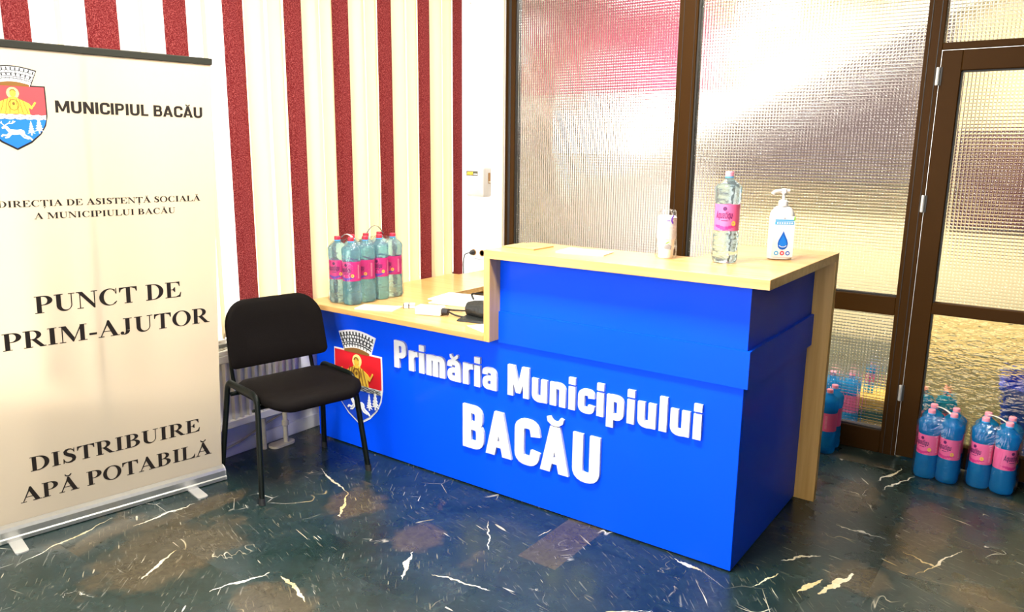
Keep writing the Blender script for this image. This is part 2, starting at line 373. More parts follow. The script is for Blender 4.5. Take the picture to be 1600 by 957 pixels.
# ------------------------------------------------------------------ object helpers
def mesh_obj(name, bm, mat, parent=None, smooth=False, loc=None):
    me = bpy.data.meshes.new(name)
    bmesh.ops.recalc_face_normals(bm, faces=bm.faces) if not getattr(bm, '_keep', False) else None
    bm.to_mesh(me); bm.free()
    for mt in (mat if isinstance(mat, (list, tuple)) else [mat]): me.materials.append(mt)
    if smooth:
        for p in me.polygons: p.use_smooth = True
    o = bpy.data.objects.new(name, me); COL.objects.link(o)
    if parent is not None: o.parent = parent
    if loc is not None: o.location = loc
    return o
def smooth_angle(o, ang=35):
    me = o.data
    for p in me.polygons: p.use_smooth = True
    b = bmesh.new(); b.from_mesh(me)
    for e in b.edges:
        if len(e.link_faces) == 2: e.smooth = e.calc_face_angle(0) < math.radians(ang)
        else: e.smooth = False
    b.to_mesh(me); b.free()
    return o
def thing(name, label, cat, loc=(0, 0, 0), rotz=0.0, group=None):
    o = bpy.data.objects.new(name, None); o.empty_display_size = 0.05
    COL.objects.link(o); o.location = loc; o.rotation_euler = (0, 0, rotz)
    return tag(o, label, cat, group)
def tag(o, label, cat, group=None):
    o['label'] = label; o['category'] = cat
    if group: o['group'] = group
    return o
def struct(o, label=None):
    o['kind'] = 'structure'
    if label: o['label'] = label
    return o

def add_box(bm, x0, x1, y0, y1, z0, z1, bevel=0.0, seg=1):
    r = bmesh.ops.create_cube(bm, size=1.0)
    for v in r['verts']:
        v.co = Vector(((x0+x1)/2 + v.co.x*(x1-x0), (y0+y1)/2 + v.co.y*(y1-y0), (z0+z1)/2 + v.co.z*(z1-z0)))
    if bevel:
        es = list({e for v in r['verts'] for e in v.link_edges})
        bmesh.ops.bevel(bm, geom=es, offset=bevel, segments=seg, affect='EDGES', profile=0.5)
def box(x0, x1, y0, y1, z0, z1, bevel=0.0, seg=1):
    bm = bmesh.new(); add_box(bm, x0, x1, y0, y1, z0, z1, bevel, seg); return bm
def add_prism(bm, pts, fn0, fn1):
    """pts 2-D outline; fn0/fn1 map a 2-D point to the two end positions"""
    a = [bm.verts.new(fn0(p)) for p in pts]; b = [bm.verts.new(fn1(p)) for p in pts]
    n = len(pts)
    bm.faces.new(a); bm.faces.new(list(reversed(b)))
    for i in range(n): bm.faces.new((a[i], b[i], b[(i+1) % n], a[(i+1) % n]))
def prism_z(pts, z0, z1, bevel=0.0):
    bm = bmesh.new(); add_prism(bm, pts, lambda p: (p[0], p[1], z0), lambda p: (p[0], p[1], z1))
    if bevel: bmesh.ops.bevel(bm, geom=list(bm.edges), offset=bevel, segments=1, affect='EDGES', profile=0.5)
    return bm
def add_lathe(bm, prof, seg=32, c=(0, 0), cap=True, sq=None):
    rings = []
    for r, z in prof:
        ring = []
        for i in range(seg):
            a = 2*PI*i/seg; rr = r
            if sq: rr = r*sq(a, z)
            ring.append(bm.verts.new((c[0]+rr*math.cos(a), c[1]+rr*math.sin(a), z)))
        rings.append(ring)
    for k in range(len(rings)-1):
        for i in range(seg):
            j = (i+1) % seg
            bm.faces.new((rings[k][i], rings[k][j], rings[k+1][j], rings[k+1][i]))
    if cap:
        bm.faces.new(list(reversed(rings[0]))); bm.faces.new(rings[-1])
def lathe(prof, seg=32, **k):
    bm = bmesh.new(); add_lathe(bm, prof, seg, **k); return bm
def round_path(pts, r, k=6):
    P = [Vector(p) for p in pts]; out = [P[0]]
    for i in range(1, len(P)-1):
        a, b, c = P[i-1], P[i], P[i+1]
        rr = min(r, (a-b).length*0.49, (c-b).length*0.49)
        s = b+(a-b).normalized()*rr; e = b+(c-b).normalized()*rr
        for j in range(k+1):
            t = j/k; out.append((1-t)**2*s + 2*t*(1-t)*b + t*t*e)
    out.append(P[-1]); return out
def add_tube(bm, pts, rx, ry=None, seg=12, up=(0, 0, 1), cap=True):
    ry = ry or rx; P = [Vector(p) for p in pts]; rings = []
    side = None
    for i, p in enumerate(P):
        t = (P[min(i+1, len(P)-1)] - P[max(i-1, 0)]).normalized()
        if side is None:
            u = Vector(up)
            if abs(t.dot(u)) > 0.95: u = Vector((0, 1, 0)) if abs(t.y) < 0.9 else Vector((1, 0, 0))
            side = t.cross(u).normalized()
        else:
            side = (side - t*side.dot(t)).normalized()
        nn = side.cross(t)
        rings.append([bm.verts.new(p + side*rx*math.cos(2*PI*k/seg) + nn*ry*math.sin(2*PI*k/seg)) for k in range(seg)])
    for k in range(len(rings)-1):
        for i in range(seg):
            j = (i+1) % seg; bm.faces.new((rings[k][i], rings[k][j], rings[k+1][j], rings[k+1][i]))
    if cap: bm.faces.new(list(reversed(rings[0]))); bm.faces.new(rings[-1])
def tube(pts, rx, ry=None, seg=12, up=(0, 0, 1)):
    bm = bmesh.new(); add_tube(bm, pts, rx, ry, seg, up); return bm
def rrect(w, d, r, k=6, r2=None):
    out = []; r0 = r
    for cx, cy, a0 in ((w/2-r, d/2-r, 0), (-w/2+r, d/2-r, 90), (-w/2+r, -d/2+r, 180), (w/2-r, -d/2+r, 270)):
        rr = r0 if (r2 is None or cx > 0) else r2
        cx += math.copysign(r0-rr, cx); cy += math.copysign(r0-rr, cy)
        for j in range(k+1):
            a = math.radians(a0+90*j/k); out.append((cx+rr*math.cos(a), cy+rr*math.sin(a)))
    return out
def loft(rings, cap=True):
    bm = bmesh.new(); R = [[bm.verts.new(p) for p in r] for r in rings]; n = len(R[0])
    for k in range(len(R)-1):
        for i in range(n):
            j = (i+1) % n; bm.faces.new((R[k][i], R[k][j], R[k+1][j], R[k+1][i]))
    if cap: bm.faces.new(list(reversed(R[0]))); bm.faces.new(R[-1])
    return bm
def copy_tree(o, parent=None):
    c = o.copy(); COL.objects.link(c)
    if parent is not None: c.parent = parent
    for ch in o.children: copy_tree(ch, c)
    return c

# ------------------------------------------------------------------ lettering
def rp(pts, r, k=5):
    return [(p.x, p.y) for p in round_path([(x, y, 0) for x, y in pts], r, k)]
def stroke(pts, w):
    P = [Vector(p) for p in pts]; n = len(P); L, R = [], []
    for i, p in enumerate(P):
        a = (P[i]-P[i-1]).normalized() if i > 0 else None
        b = (P[i+1]-P[i]).normalized() if i < n-1 else None
        ww = w[i] if isinstance(w, (list, tuple)) else w
        if a is None: nn = Vector((-b.y, b.x)); f = 1
        elif b is None: nn = Vector((-a.y, a.x)); f = 1
        else:
            t = (a+b).normalized(); nn = Vector((-t.y, t.x)); f = 1/max(0.6, nn.dot(Vector((-a.y, a.x))))
        L.append((p.x+nn.x*ww/2*f, p.y+nn.y*ww/2*f)); R.append((p.x-nn.x*ww/2*f, p.y-nn.y*ww/2*f))
    return L + R[::-1]
def rect(x0, y0, x1, y1): return [(x0, y0), (x1, y0), (x1, y1), (x0, y1)]
def ell_band(co, ro, ci, ri, a0, a1, k=14):
    o = []; i_ = []
    for j in range(k+1):
        a = math.radians(a0+(a1-a0)*j/k)
        o.append((co[0]+ro[0]*math.cos(a), co[1]+ro[1]*math.sin(a))); i_.append((ci[0]+ri[0]*math.cos(a), ci[1]+ri[1]*math.sin(a)))
    return o + i_[::-1]
def disc(cx, cy, rx, ry=None, k=18):
    ry = ry or rx
    return [(cx+rx*math.cos(2*PI*j/k), cy+ry*math.sin(2*PI*j/k)) for j in range(k)]
def breve(cx, y, s=1.0, w=0.075):
    pts = [(cx-.15*s, y+.17), (cx-.12*s, y+.09), (cx-.06*s, y+.045), (cx, y+.035), (cx+.06*s, y+.045), (cx+.12*s, y+.09), (cx+.15*s, y+.17)]
    return stroke(pts, [w*.7, w, w, w, w, w, w*.7])

def serif_font():
    G = {}
    h = .045
    def st(xl, xr, y0=True, y1=True, e=.10):
        r = [rect(xl, 0, xr, 1)]
        if y0: r.append(rect(xl-e, 0, xr+e, h))
        if y1: r.append(rect(xl-e, 1-h, xr+e, 1))
        return r
    G['I'] = (st(.17, .40), .575)
    G['P'] = (st(.14, .36) + [rect(.3, .955, .5, 1), rect(.3, .45, .5, .495), ell_band((.48, .725), (.40, .275), (.44, .725), (.20, .23), -90, 90)], .91)
    G['R'] = (st(.14, .36) + [rect(.3, .955, .5, 1), rect(.3, .45, .5, .495), ell_band((.48, .725), (.38, .275), (.44, .725), (.20, .23), -90, 90),
              [(.40, .47), (.62, .49), (.96, .06), (1.06, .045), (1.06, 0), (.78, 0)]], 1.07)
    G['B'] = (st(.14, .36) + [rect(.3, .955, .5, 1), rect(.3, .505, .5, .55), rect(.3, 0, .5, h), ell_band((.46, .765), (.36, .235), (.42, .765), (.19, .19), -90, 90),
              ell_band((.48, .275), (.43, .275), (.44, .275), (.23, .23), -90, 90)], .99)
    G['D'] = (st(.14, .36) + [rect(.3, .955, .48, 1), rect(.3, 0, .48, h), ell_band((.44, .5), (.57, .5), (.42, .5), (.35, .455), -90, 90, 20)], 1.07)
    def arms(top, mid, bot):
        r = []
        if top: r += [rect(.3, .955, .86, 1), [(.86, 1), (.62, .975), (.78, .86), (.83, .70), (.87, .70)]]
        if mid: r += [rect(.3, .485, .60, .53), [(.60, .35), (.60, .66), (.56, .66), (.46, .53), (.46, .485), (.56, .35)]]
        if bot: r += [rect(.3, 0, .90, h), [(.90, 0), (.94, .31), (.90, .31), (.82, .14), (.62, .03)]]
        return r
    G['E'] = (st(.14, .36) + arms(1, 1, 1), .98)
    G['L'] = (st(.14, .36) + arms(0, 0, 1), .96)
    G['T'] = (st(.385, .605, True, False) + [rect(.04, .955, .95, 1), [(.03, 1), (.03, .70), (.07, .70), (.13, .87), (.36, .97)], [(.96, 1), (.63, .97), (.86, .87), (.92, .70), (.96, .70)]], .99)
    G['Ț'] = (G['T'][0] + [disc(.5, -.14, .06), [(.44, -.15), (.56, -.15), (.50, -.30), (.44, -.33)]], .99)
    G['N'] = ([rect(.17, 0, .22, .95), rect(.04, 0, .35, h), rect(.02, 1-h, .30, 1), [(.06, 1), (.32, 1), (.93, .16), (.93, -.03), (.86, -.03), (.17, .88)], rect(.88, .1, .93, 1), rect(.74, 1-h, 1.06, 1)], 1.08)
    G['U'] = (st(.14, .36, False, True) [0:2] and [rect(.14, .32, .36, 1), rect(.04, 1-h, .46, 1), rect(.83, .32, .88, 1), rect(.71, 1-h, 1.02, 1),
              ell_band((.51, .33), (.37, .355), (.595, .33), (.235, .28), 180, 360, 18)], 1.07)
    G['C'] = ([ell_band((.57, .5), (.51, .52), (.62, .5), (.33, .475), 48, 312, 26), rect(.90, .66, .94, 1.02), [(.80, .90), (.94, .72), (.94, .66), (.90, .66), (.86, .80), (.78, .87)], [(.78, .11), (.86, .06), (.96, .20), (.93, .23)]], 1.05)
    G['O'] = ([ell_band((.57, .5), (.53, .52), (.57, .5), (.31, .475), 90, 270, 22), ell_band((.57, .5), (.53, .52), (.57, .5), (.31, .475), -90, 90, 22)], 1.14)
    sp = [(.66, .74), (.60, .88), (.50, .96), (.38, .975), (.27, .93), (.20, .83), (.22, .70), (.33, .59), (.48, .50), (.60, .40), (.65, .27), (.61, .13), (.49, .045), (.35, .025), (.23, .06), (.14, .16), (.10, .30)]
    G['S'] = ([stroke(sp, [.04, .05, .06, .09, .14, .18, .21, .23, .24, .23, .21, .18, .13, .08, .06, .05, .04]), rect(.64, .70, .68, 1.0), rect(.08, 0, .12, .32)], .80)
    G['J'] = ([rect(.32, .25, .54, 1), rect(.20, 1-h, .66, 1), ell_band((.27, .22), (.27, .25), (.22, .25), (.10, .235), 270, 360, 10), [(.30, -.03), (.20, -.02), (.12, .03), (.2, .03), (.3, .02)], disc(.14, .09, .10)], .75)
    G['M'] = ([rect(.15, 0, .20, .95), rect(.03, 0, .33, h), rect(.03, 1-h, .30, 1), [(.10, 1), (.36, 1), (.74, .26), (.66, .0)], [(.65, 0), (.70, 0), (1.12, .98), (1.05, 1)],
              rect(1.02, 0, 1.24, 1), rect(.92, 0, 1.36, h), rect(1.05, 1-h, 1.36, 1)], 1.40)
    G['A'] = ([[(.10, .02), (.16, .02), (.55, .90), (.51, 1.02)], [(.48, 1.02), (.57, 1.02), (1.00, .02), (.75, .02), (.42, .82)], rect(.24, .31, .74, .36), rect(0, 0, .30, h), rect(.62, 0, 1.08, h)], 1.08)
    G['Ă'] = (G['A'][0] + [breve(.53, 1.05, 1.1)], 1.08)
    G['-'] = ([rect(.06, .25, .44, .38)], .50)
    G[' '] = ([], .40)
    return G

def sans_font(s, k, cap_only=False):
    """s stem, k width factor; heavy sans, rounded bowls"""
    G = {}; a = .05
    def W(x): return x*k
    h = s/2
    wP = W(.50)
    G['P'] = ([rect(a, 0, a+s, 1), stroke(rp([(a+h, 1-h*.9), (a+wP-h, 1-h*.9), (a+wP-h, .46), (a+h, .46)], .2), s*.9)], wP+2*a)
    G['B'] = ([rect(a, 0, a+s, 1), stroke(rp([(a+h, 1-h*.88), (a+wP-h*1.1, 1-h*.88), (a+wP-h*1.1, .54), (a+h, .54)], .17), s*.88), stroke(rp([(a+h, .53), (a+wP-h*.8, .53), (a+wP-h*.8, h*.88), (a+h, h*.88)], .18), s*.9)], wP+2*a)
    G['I'] = ([rect(a, 0, a+s, 1)], s+2*a)
    wL = W(.42); G['L'] = ([rect(a, 0, a+s, 1), rect(a, 0, a+wL, s*.85)], wL+1.2*a)
    wC = W(.52)
    G['C'] = ([stroke(rp([(a+wC-h*.6, .66), (a+wC-h, 1-h*.9), (a+h, 1-h*.9), (a+h, h*.9), (a+wC-h, h*.9), (a+wC-h*.6, .34)], .22), s)], wC+1.7*a)
    wU = W(.54)
    G['U'] = ([stroke(rp([(a+h, 1), (a+h, h*.9), (a+wU-h, h*.9), (a+wU-h, 1)], .24), s)], wU+2*a)
    wN = W(.56)
    G['N'] = ([rect(a, 0, a+s, 1), rect(a+wN-s, 0, a+wN, 1), [(a, 1), (a+s*1.05, 1), (a+wN, 0), (a+wN-s*1.05, 0)]], wN+2*a)
    wM = W(.72)
    G['M'] = ([rect(a, 0, a+s*.92, 1), rect(a+wM-s*.92, 0, a+wM, 1), [(a, 1), (a+s*1.15, 1), (a+wM/2+s*.35, .12), (a+wM/2-s*.35, .12)], [(a+wM, 1), (a+wM-s*1.15, 1), (a+wM/2-s*.35, .12), (a+wM/2+s*.35, .12)]], wM+2*a)
    wA = W(.62)
    G['A'] = ([[(0.01, 0), (s*1.08, 0), (wA/2+s*.5, 1), (wA/2-s*.5, 1)], [(wA-.01, 0), (wA-s*1.08, 0), (wA/2-s*.5, 1), (wA/2+s*.5, 1)], rect(wA*.25, .19, wA*.75, .19+s*.7)], wA+.01)
    G['Ă'] = (G['A'][0] + [breve(wA/2, 1.03, .95, .10)], wA+.01)
    G[' '] = ([], .26*k)
    x = .73
    G['i'] = ([rect(a, 0, a+s, x-.01), rect(a, x+.055, a+s, 1)], s+1.7*a)
    G['l'] = ([rect(a, 0, a+s, 1)], s+1.7*a)
    wr = W(.36); G['r'] = ([rect(a, 0, a+s, x), stroke([(a+h, .40), (a+h*1.3, .53), (a+h*2.2, .62), (a+wr, .635)], s*.85)], wr+a)
    wn = W(.50)
    arch = lambda x0: stroke(rp([(x0+h, .45), (x0+h, x-h*.85), (x0+wn-h, x-h*.85), (x0+wn-h, 0)], .16), s*.97)
    G['n'] = ([rect(a, 0, a+s, x), arch(a)], wn+1.8*a)
    wm = W(.46)
    am = lambda x0: stroke(rp([(x0+h, .45), (x0+h, x-h*.85), (x0+wm-h, x-h*.85), (x0+wm-h, 0)], .15), s*.97)
    G['m'] = ([rect(a, 0, a+s, x), am(a), am(a+wm-s)], 2*wm-s+1.8*a)
    G['u'] = ([rect(a+wn-s, 0, a+wn, x), stroke(rp([(a+h, x), (a+h, h*.85), (a+wn-h, h*.85), (a+wn-h, .35)], .16), s*.97)], wn+1.8*a)
    wa = W(.49)
    G['a'] = ([rect(a+wa-s, 0, a+wa, .45), stroke(rp([(a+h*.9, .49), (a+h*.9, x-h*.8), (a+wa-h, x-h*.8), (a+wa-h, .35)], .15), s*.9), stroke(rp([(a+wa-h, .40), (a+h*.9, .37), (a+h*.9, h*.8), (a+wa-h, h*.95)], .13), s*.85)], wa+1.7*a)
    G['ă'] = (G['a'][0] + [breve(a+wa*.5, x+.02, .85, .10)], wa+1.7*a)
    G['c'] = ([stroke(rp([(a+wa-h*.8, .48), (a+wa-h, x-h*.85), (a+h, x-h*.85), (a+h, h*.85), (a+wa-h, h*.85), (a+wa-h*.8, .26)], .17), s*.95)], wa+1.5*a)
    G['p'] = ([rect(a, -.25, a+s, x), stroke(rp([(a+h, x-h*.85), (a+wn-h, x-h*.85), (a+wn-h, h*.85), (a+h, h*.85)], .17), s*.95)], wn+1.7*a)
    G['q'] = ([rect(a+wn-s, -.25, a+wn, x), stroke(rp([(a+wn-h, x-h*.85), (a+h, x-h*.85), (a+h, h*.85), (a+wn-h, h*.85)], .17), s*.95)], wn+1.7*a)
    G['t'] = ([rect(a+s*.4, .05, a+s*1.4, .95), rect(a-.02, x-s*.7, a+s*2.1, x), rect(a+s*.4, 0, a+s*2.1, s*.75)], s*2.1+1.4*a)
    G['e'] = ([stroke(rp([(a+h, .36), (a+wa-h, .36), (a+wa-h, x-h*.8), (a+h, x-h*.8), (a+h, h*.8), (a+wa-h*.6, h*.8)], .14), s*.8)], wa+1.5*a)
    return G
SERIF = serif_font(); HEAVY = sans_font(.205, 1.0); UBU = sans_font(.20, 1.25); SCRIPT = sans_font(.17, 1.0)

def text_width(txt, font): return sum(font[c][1] for c in txt)
_UNI = {}
def union2d(polys):
    """triangulated union of simple polygons"""
    key = tuple(tuple((round(x, 5), round(y, 5)) for x, y in p) for p in polys)
    if key in _UNI: return _UNI[key]
    V, Fc = [], []
    for p in polys:
        area = sum(p[i-1][0]*p[i][1]-p[i][0]*p[i-1][1] for i in range(len(p)))
        q = [p[i] for i in range(len(p)) if (Vector(p[i])-Vector(p[i-1])).length > 1e-7]
        if area < 0: q = q[::-1]
        Fc.append(list(range(len(V), len(V)+len(q)))); V += [Vector(a) for a in q]
    r = geometry.delaunay_2d_cdt(V, [], Fc, 0, 1e-6)
    tris = [list(f) for f, og in zip(r[2], r[5]) if og]
    cnt = {}
    for f in tris:
        for a, b in zip(f, f[1:]+f[:1]): cnt[(a, b)] = 1
    rim = [(a, b) for (a, b) in cnt if (b, a) not in cnt]
    _UNI[key] = ([(v[0], v[1]) for v in r[0]], tris, rim)
    return _UNI[key]
def add_glyph(bm, polys, fn, depth):
    """fn(x, y, d) -> world point; d = height above the face"""
    V, T, rim = union2d(polys)
    top = {}; bot = {}
    for f in T:
        for i in f:
            if i not in top: top[i] = bm.verts.new(fn(V[i][0], V[i][1], depth))
    for a, b in rim:
        for i in (a, b):
            if i not in bot: bot[i] = bm.verts.new(fn(V[i][0], V[i][1], 0))
    for f in T:
        try: bm.faces.new([top[i] for i in f])
        except ValueError: pass
    for a, b in rim: bm.faces.new((bot[a], bot[b], top[b], top[a]))
def fit_text(txt, font, x0, x1, y0, height, place, depth, sink=None, slant=0.0):
    """lays txt from x0 to x1 on baseline y0; sink(char, bm) gets one mesh per glyph, or all in one mesh is returned"""
    w = text_width(txt, font) ; kx = (x1-x0)/w; cx = 0; bm = None if sink else bmesh.new()
    for ch in txt:
        polys, adv = font[ch]
        b = bmesh.new() if sink else bm
        ox = cx
        if polys: add_glyph(b, polys, lambda x, y, d, ox=ox: place(x0+(ox+x+slant*y)*kx, y0+y*height, d), depth)
        if sink and polys: sink(ch, b)
        cx += adv
    return bm

# ------------------------------------------------------------------ the setting
XW = -2.38          # inner face of the window wall
YP = 1.575          # front face of the glazed partition
ZC = 2.95
struct(mesh_obj('floor', box(-2.6, 2.8, -5.2, 5.2, -0.06, 0.0), M_FLOOR))
struct(mesh_obj('ceiling', box(-2.6, 2.8, -5.2, 5.2, ZC, ZC+0.1), M_CEIL))
XO = -2.74; YJ = 1.56     # outer face of the window wall; face of the window jamb
bm = box(XO, XW, -5.2, YJ, 0.0, 0.58); add_box(bm, XO, XW, -5.2, YJ, 2.62, ZC); add_box(bm, XO, XW, -5.2, -4.9, 0.58, 2.62)
struct(mesh_obj('wall_left', bm, M_WHITE))
struct(mesh_obj('trim_1', box(XO, -2.34, -4.9, YJ, 0.58, 0.605, 0.004), M_WHITE), 'white window sill above the radiator')
o = struct(mesh_obj('wall_jamb', box(XO, -2.21, YJ, YJ+0.09, 0, ZC), M_WHITE), 'white wall strip between the blinds and the glass partition')
for z in (2.44, 2.021, 1.594, 1.114):
    q = bmesh.new(); add_lathe(q, [(0.005, 0), (0.0045, 0.003), (0.002, 0.004)], 10)
    s_ = mesh_obj('screw_head', q, M_SCREW, o); s_.location = (-2.488, YJ, z); s_.rotation_euler = (PI/2, 0, 0)
struct(mesh_obj('wall_right_blocker', box(2.6, 2.8, -5.2, 5.2, 0, ZC), M_DARKWALL))  # unseen wall added to keep light off the desk's right side
struct(mesh_obj('wall_front_blocker', box(1.3, 2.8, -5.3, -5.2, 0, ZC), M_DARKWALL))  # unseen wall added to block daylight from the right rear
struct(mesh_obj('baseboard_left', box(XW, XW+0.012, -5.2, YJ, 0, 0.07, 0.002), M_WHITE))

# outside window: frame and panes
w1 = bpy.data.objects.new('window_1', None); COL.objects.link(w1); struct(w1, 'wide window behind the vertical blinds')
bm = bmesh.new()
for y in (-4.9, -3.4, -1.75, 0.35, 1.505): add_box(bm, -2.68, -2.62, y, y+0.055, 0.605, 2.62)
for z in (0.605, 2.565): add_box(bm, -2.68, -2.62, -4.9, YJ, z, z+0.055)
mesh_obj('window_frame', bm, M_WHITE, w1)
mesh_obj('window_pane', box(-2.655, -2.649, -4.9, YJ, 0.63, 2.6), M_PANE, w1)

# glazed partition ------------------------------------------------
YB = YP+0.06
def frame_members(name, members, gasket=None, label=None):
    bm = bmesh.new()
    for x0, x1, z0, z1 in members: add_box(bm, x0, x1, YP, YB, z0, z1, 0.003)
    return struct(mesh_obj(name, bm, M_FRAME), label)
fr = frame_members('trim_2', [(-2.21, -2.135, 0, ZC), (-1.027, -0.917, 0, ZC), (0.198, 0.272, 0, ZC), (-2.135, -1.027, 0.72, 0.812), (-0.917, 0.198, 0.72, 0.812), (-2.135, -1.027, 0, 0.118), (-0.917, 0.198, 0, 0.118),
                              (0.272, 2.6, 1.972, 2.004), (1.22, 1.30, 0, ZC), (0.272, 2.6, 2.80, ZC), (-2.135, 0.198, 2.86, ZC), (1.30, 2.6, 0, 0.118), (1.30, 2.6, 0.74, 0.81)],
                   label='dark bronze aluminium frame of the glass partition')
bm = bmesh.new()      # bead lines and gaskets on the frame
for x in (-1.000, -0.934, 0.215, 0.252): add_box(bm, x, x+0.0025, YP-0.002, YP+0.004, 0.0, ZC)
for x0, x1 in ((-2.135, -2.129), (-0.917, -0.907)): add_box(bm, x0, x1, YP+0.008, YP+0.05, 0.118, 2.86)
add_box(bm, -2.185, -2.165, YP-0.002, YP+0.004, 0, ZC)
for x0, x1 in ((-2.135, -1.027), (-0.917, 0.198)):
    for z in (0.812, 0.118): add_box(bm, x0, x1, YP+0.008, YP+0.05, z, z+0.008)
mesh_obj('gasket', bm, M_GASKET, fr)
def pane(name, x0, x1, z0, z1, mat, parent=None, label=None):
    o = mesh_obj(name, box(x0, x1, YP+0.028, YP+0.034, z0, z1), mat, parent)
    if parent is None: struct(o, label)
    return o
w2 = bpy.data.objects.new('window_2', None); COL.objects.link(w2); struct(w2, 'reeded glass bay beside the white wall strip')
pane('upper_pane', -2.135, -1.027, 0.812, 2.86, M_REED, w2); pane('lower_pane', -2.135, -1.027, 0.118, 0.72, M_REED, w2)
w3 = bpy.data.objects.new('window_3', None); COL.objects.link(w3); struct(w3, 'reeded glass bay behind the reception desk')
pane('upper_pane', -0.917, 0.198, 0.812, 2.86, M_REED, w3); pane('lower_pane', -0.917, 0.198, 0.118, 0.72, M_REED, w3)
w4 = bpy.data.objects.new('window_4', None); COL.objects.link(w4); struct(w4, 'reeded glass transom light above the door')
pane('transom_pane', 0.272, 1.22, 2.004, 2.80, M_REED, w4)
pane('side_pane', 1.30, 2.6, 0.118, 1.972, M_REED, w4)
d1 = bpy.data.objects.new('door_1', None); COL.objects.link(d1); struct(d1, 'bronze framed door with reeded and hammered glass')
bm = bmesh.new(); y0, y1 = YP-0.012, YP+0.045
for x0, x1, z0, z1 in ((0.2755, 0.359, 0.012, 1.968), (1.13, 1.216, 0.012, 1.968), (0.359, 1.13, 1.878, 1.968), (0.359, 1.13, 0.752, 0.808), (0.359, 1.13, 0.012, 0.122)):
    add_box(bm, x0, x1, y0, y1, z0, z1, 0.003)
mesh_obj('door_leaf', bm, M_FRAME, d1)
bm = bmesh.new(); add_box(bm, 0.359, 0.365, YP+0.004, YP+0.04, 0.808, 1.878); add_box(bm, 0.359, 0.365, YP+0.004, YP+0.04, 0.122, 0.752)
add_box(bm, 0.359, 1.13, YP+0.004, YP+0.04, 1.872, 1.878)
mesh_obj('gasket', bm, M_GASKET, d1)
pane('reeded_pane', 0.359, 1.13, 0.808, 1.878, M_REED, d1); pane('hammered_pane', 0.359, 1.13, 0.122, 0.752, M_HAMMER, d1)
mesh_obj('edge_strip', box(0.2743, 0.2755, y0-0.001, y0+0.01, 0.012, 1.968), M_STEEL, d1)
mesh_obj('top_strip', box(0.2735, 1.216, y0-0.001, y0+0.01, 1.968, 1.9695), M_STEEL, d1)
for z in (1.815, 1.235, 0.30):
    h = mesh_obj('hinge', lathe([(0.007, z), (0.0085, z+0.003), (0.0085, z+0.077), (0.007, z+0.08)], 12), M_STEEL, d1); h.location = (0.268, y0-0.006, 0)
    h2 = mesh_obj('hinge_plate', box(0.272, 0.284, y0-0.004, y0+0.001, z, z+0.08), M_GASKET, d1)
mesh_obj('door_handle', tube(round_path([(1.17, y0, 1.02), (1.17, y0-0.045, 1.02), (1.06, y0-0.045, 1.02)], 0.015), 0.009), M_STEEL, d1)
# pale cable duct down the corner, with its loose top flap
struct(mesh_obj('trim_3', tube(round_path([(-2.213, YJ-0.015, ZC), (-2.213, YJ-0.015, 1.1), (-2.208, YJ-0.022, 0.85), (-2.19, YJ-0.03, 0.745)], 0.2), 0.013, 0.013), M_CREAMP), 'cream cable duct in the corner of the partition')

# room behind the partition -----------------------------------------
YH = 4.0
struct(mesh_obj('wall_back', box(-2.0, 2.8, YH, YH+0.1, -0.06, ZC+0.6), M_HALL))
struct(mesh_obj('wall_back_white', box(-5.2, -2.0, YH, YH+0.1, -0.06, ZC+0.6), M_HALLL))
struct(mesh_obj('wall_hall_left', box(-5.2, -5.1, 1.7, YH, 0, ZC+0.6), M_HALL))
struct(mesh_obj('floor_hall', box(-5.2, -2.6, 1.7, 5.2, -0.06, 0.0), M_FLOOR))
struct(mesh_obj('ceiling_hall', box(-5.2, -2.6, 1.7, 5.2, ZC+0.3, ZC+0.4), M_CEIL))
struct(mesh_obj('wall_hall_front', box(-5.2, -2.38, 1.66, 1.76, 0, ZC+0.3), M_HALL))
# ------------------------------------------------------------------ reception desk
ST = 1.10; YF = -0.075
desk = thing('reception_desk', 'royal blue reception desk with oak worktops and raised white lettering', 'reception desk', (0, 0, 0))
TK = 0.02
bm = bmesh.new(); add_box(bm, -2.253, 0.0, 0.0, TK, 0.006, 0.713, 0.0012); mesh_obj('front_panel', bm, M_BLUE, desk)
mesh_obj('side_panel', box(-TK, 0.0, TK, 0.783, 0.006, 0.713, 0.0012), M_BLUE, desk)
mesh_obj('end_panel', box(-2.253, -2.253+TK, TK, 0.58, 0.006, 0.713, 0.0012), M_BLUE, desk)
mesh_obj('plinth', box(-2.24, -0.012, 0.012, 0.775, 0.0, 0.006), M_GASKET, desk)
bm = bmesh.new(); add_prism(bm, [(-1.055, -0.012), (0.0165, -0.012), (0.0165, 0.783), (0.0, 0.783), (0.0, 0.0005), (-1.055, 0.0005)], lambda p: (p[0], p[1], 0.702), lambda p: (p[0], p[1], 0.836))
mesh_obj('fascia_band', bm, M_BLUE, desk)
bm = bmesh.new(); add_prism(bm, [(-1.055, -0.003), (0.004, -0.003), (0.004, 0.783), (-0.016, 0.783), (-0.016, 0.017), (-1.055, 0.017)], lambda p: (p[0], p[1], 0.72), lambda p: (p[0], p[1], ST-0.035))
mesh_obj('upper_panel', bm, M_BLUE, desk)
mesh_obj('counter_top', prism_z([(-1.087, YF), (0.085, YF), (0.085, 0.82), (-0.32, 0.82), (-0.32, 0.281), (-1.087, 0.281)], ST-0.035, ST, 0.0012), M_WOOD, desk)
mesh_obj('upright_leg', box(-1.087, -1.056, YF, 0.281, 0.713, ST-0.035, 0.0012), M_WOODV, desk)
mesh_obj('upright_panel', box(-0.32, 0.085, 0.784, 0.82, 0.0, ST-0.035, 0.0012), M_WOODV, desk)
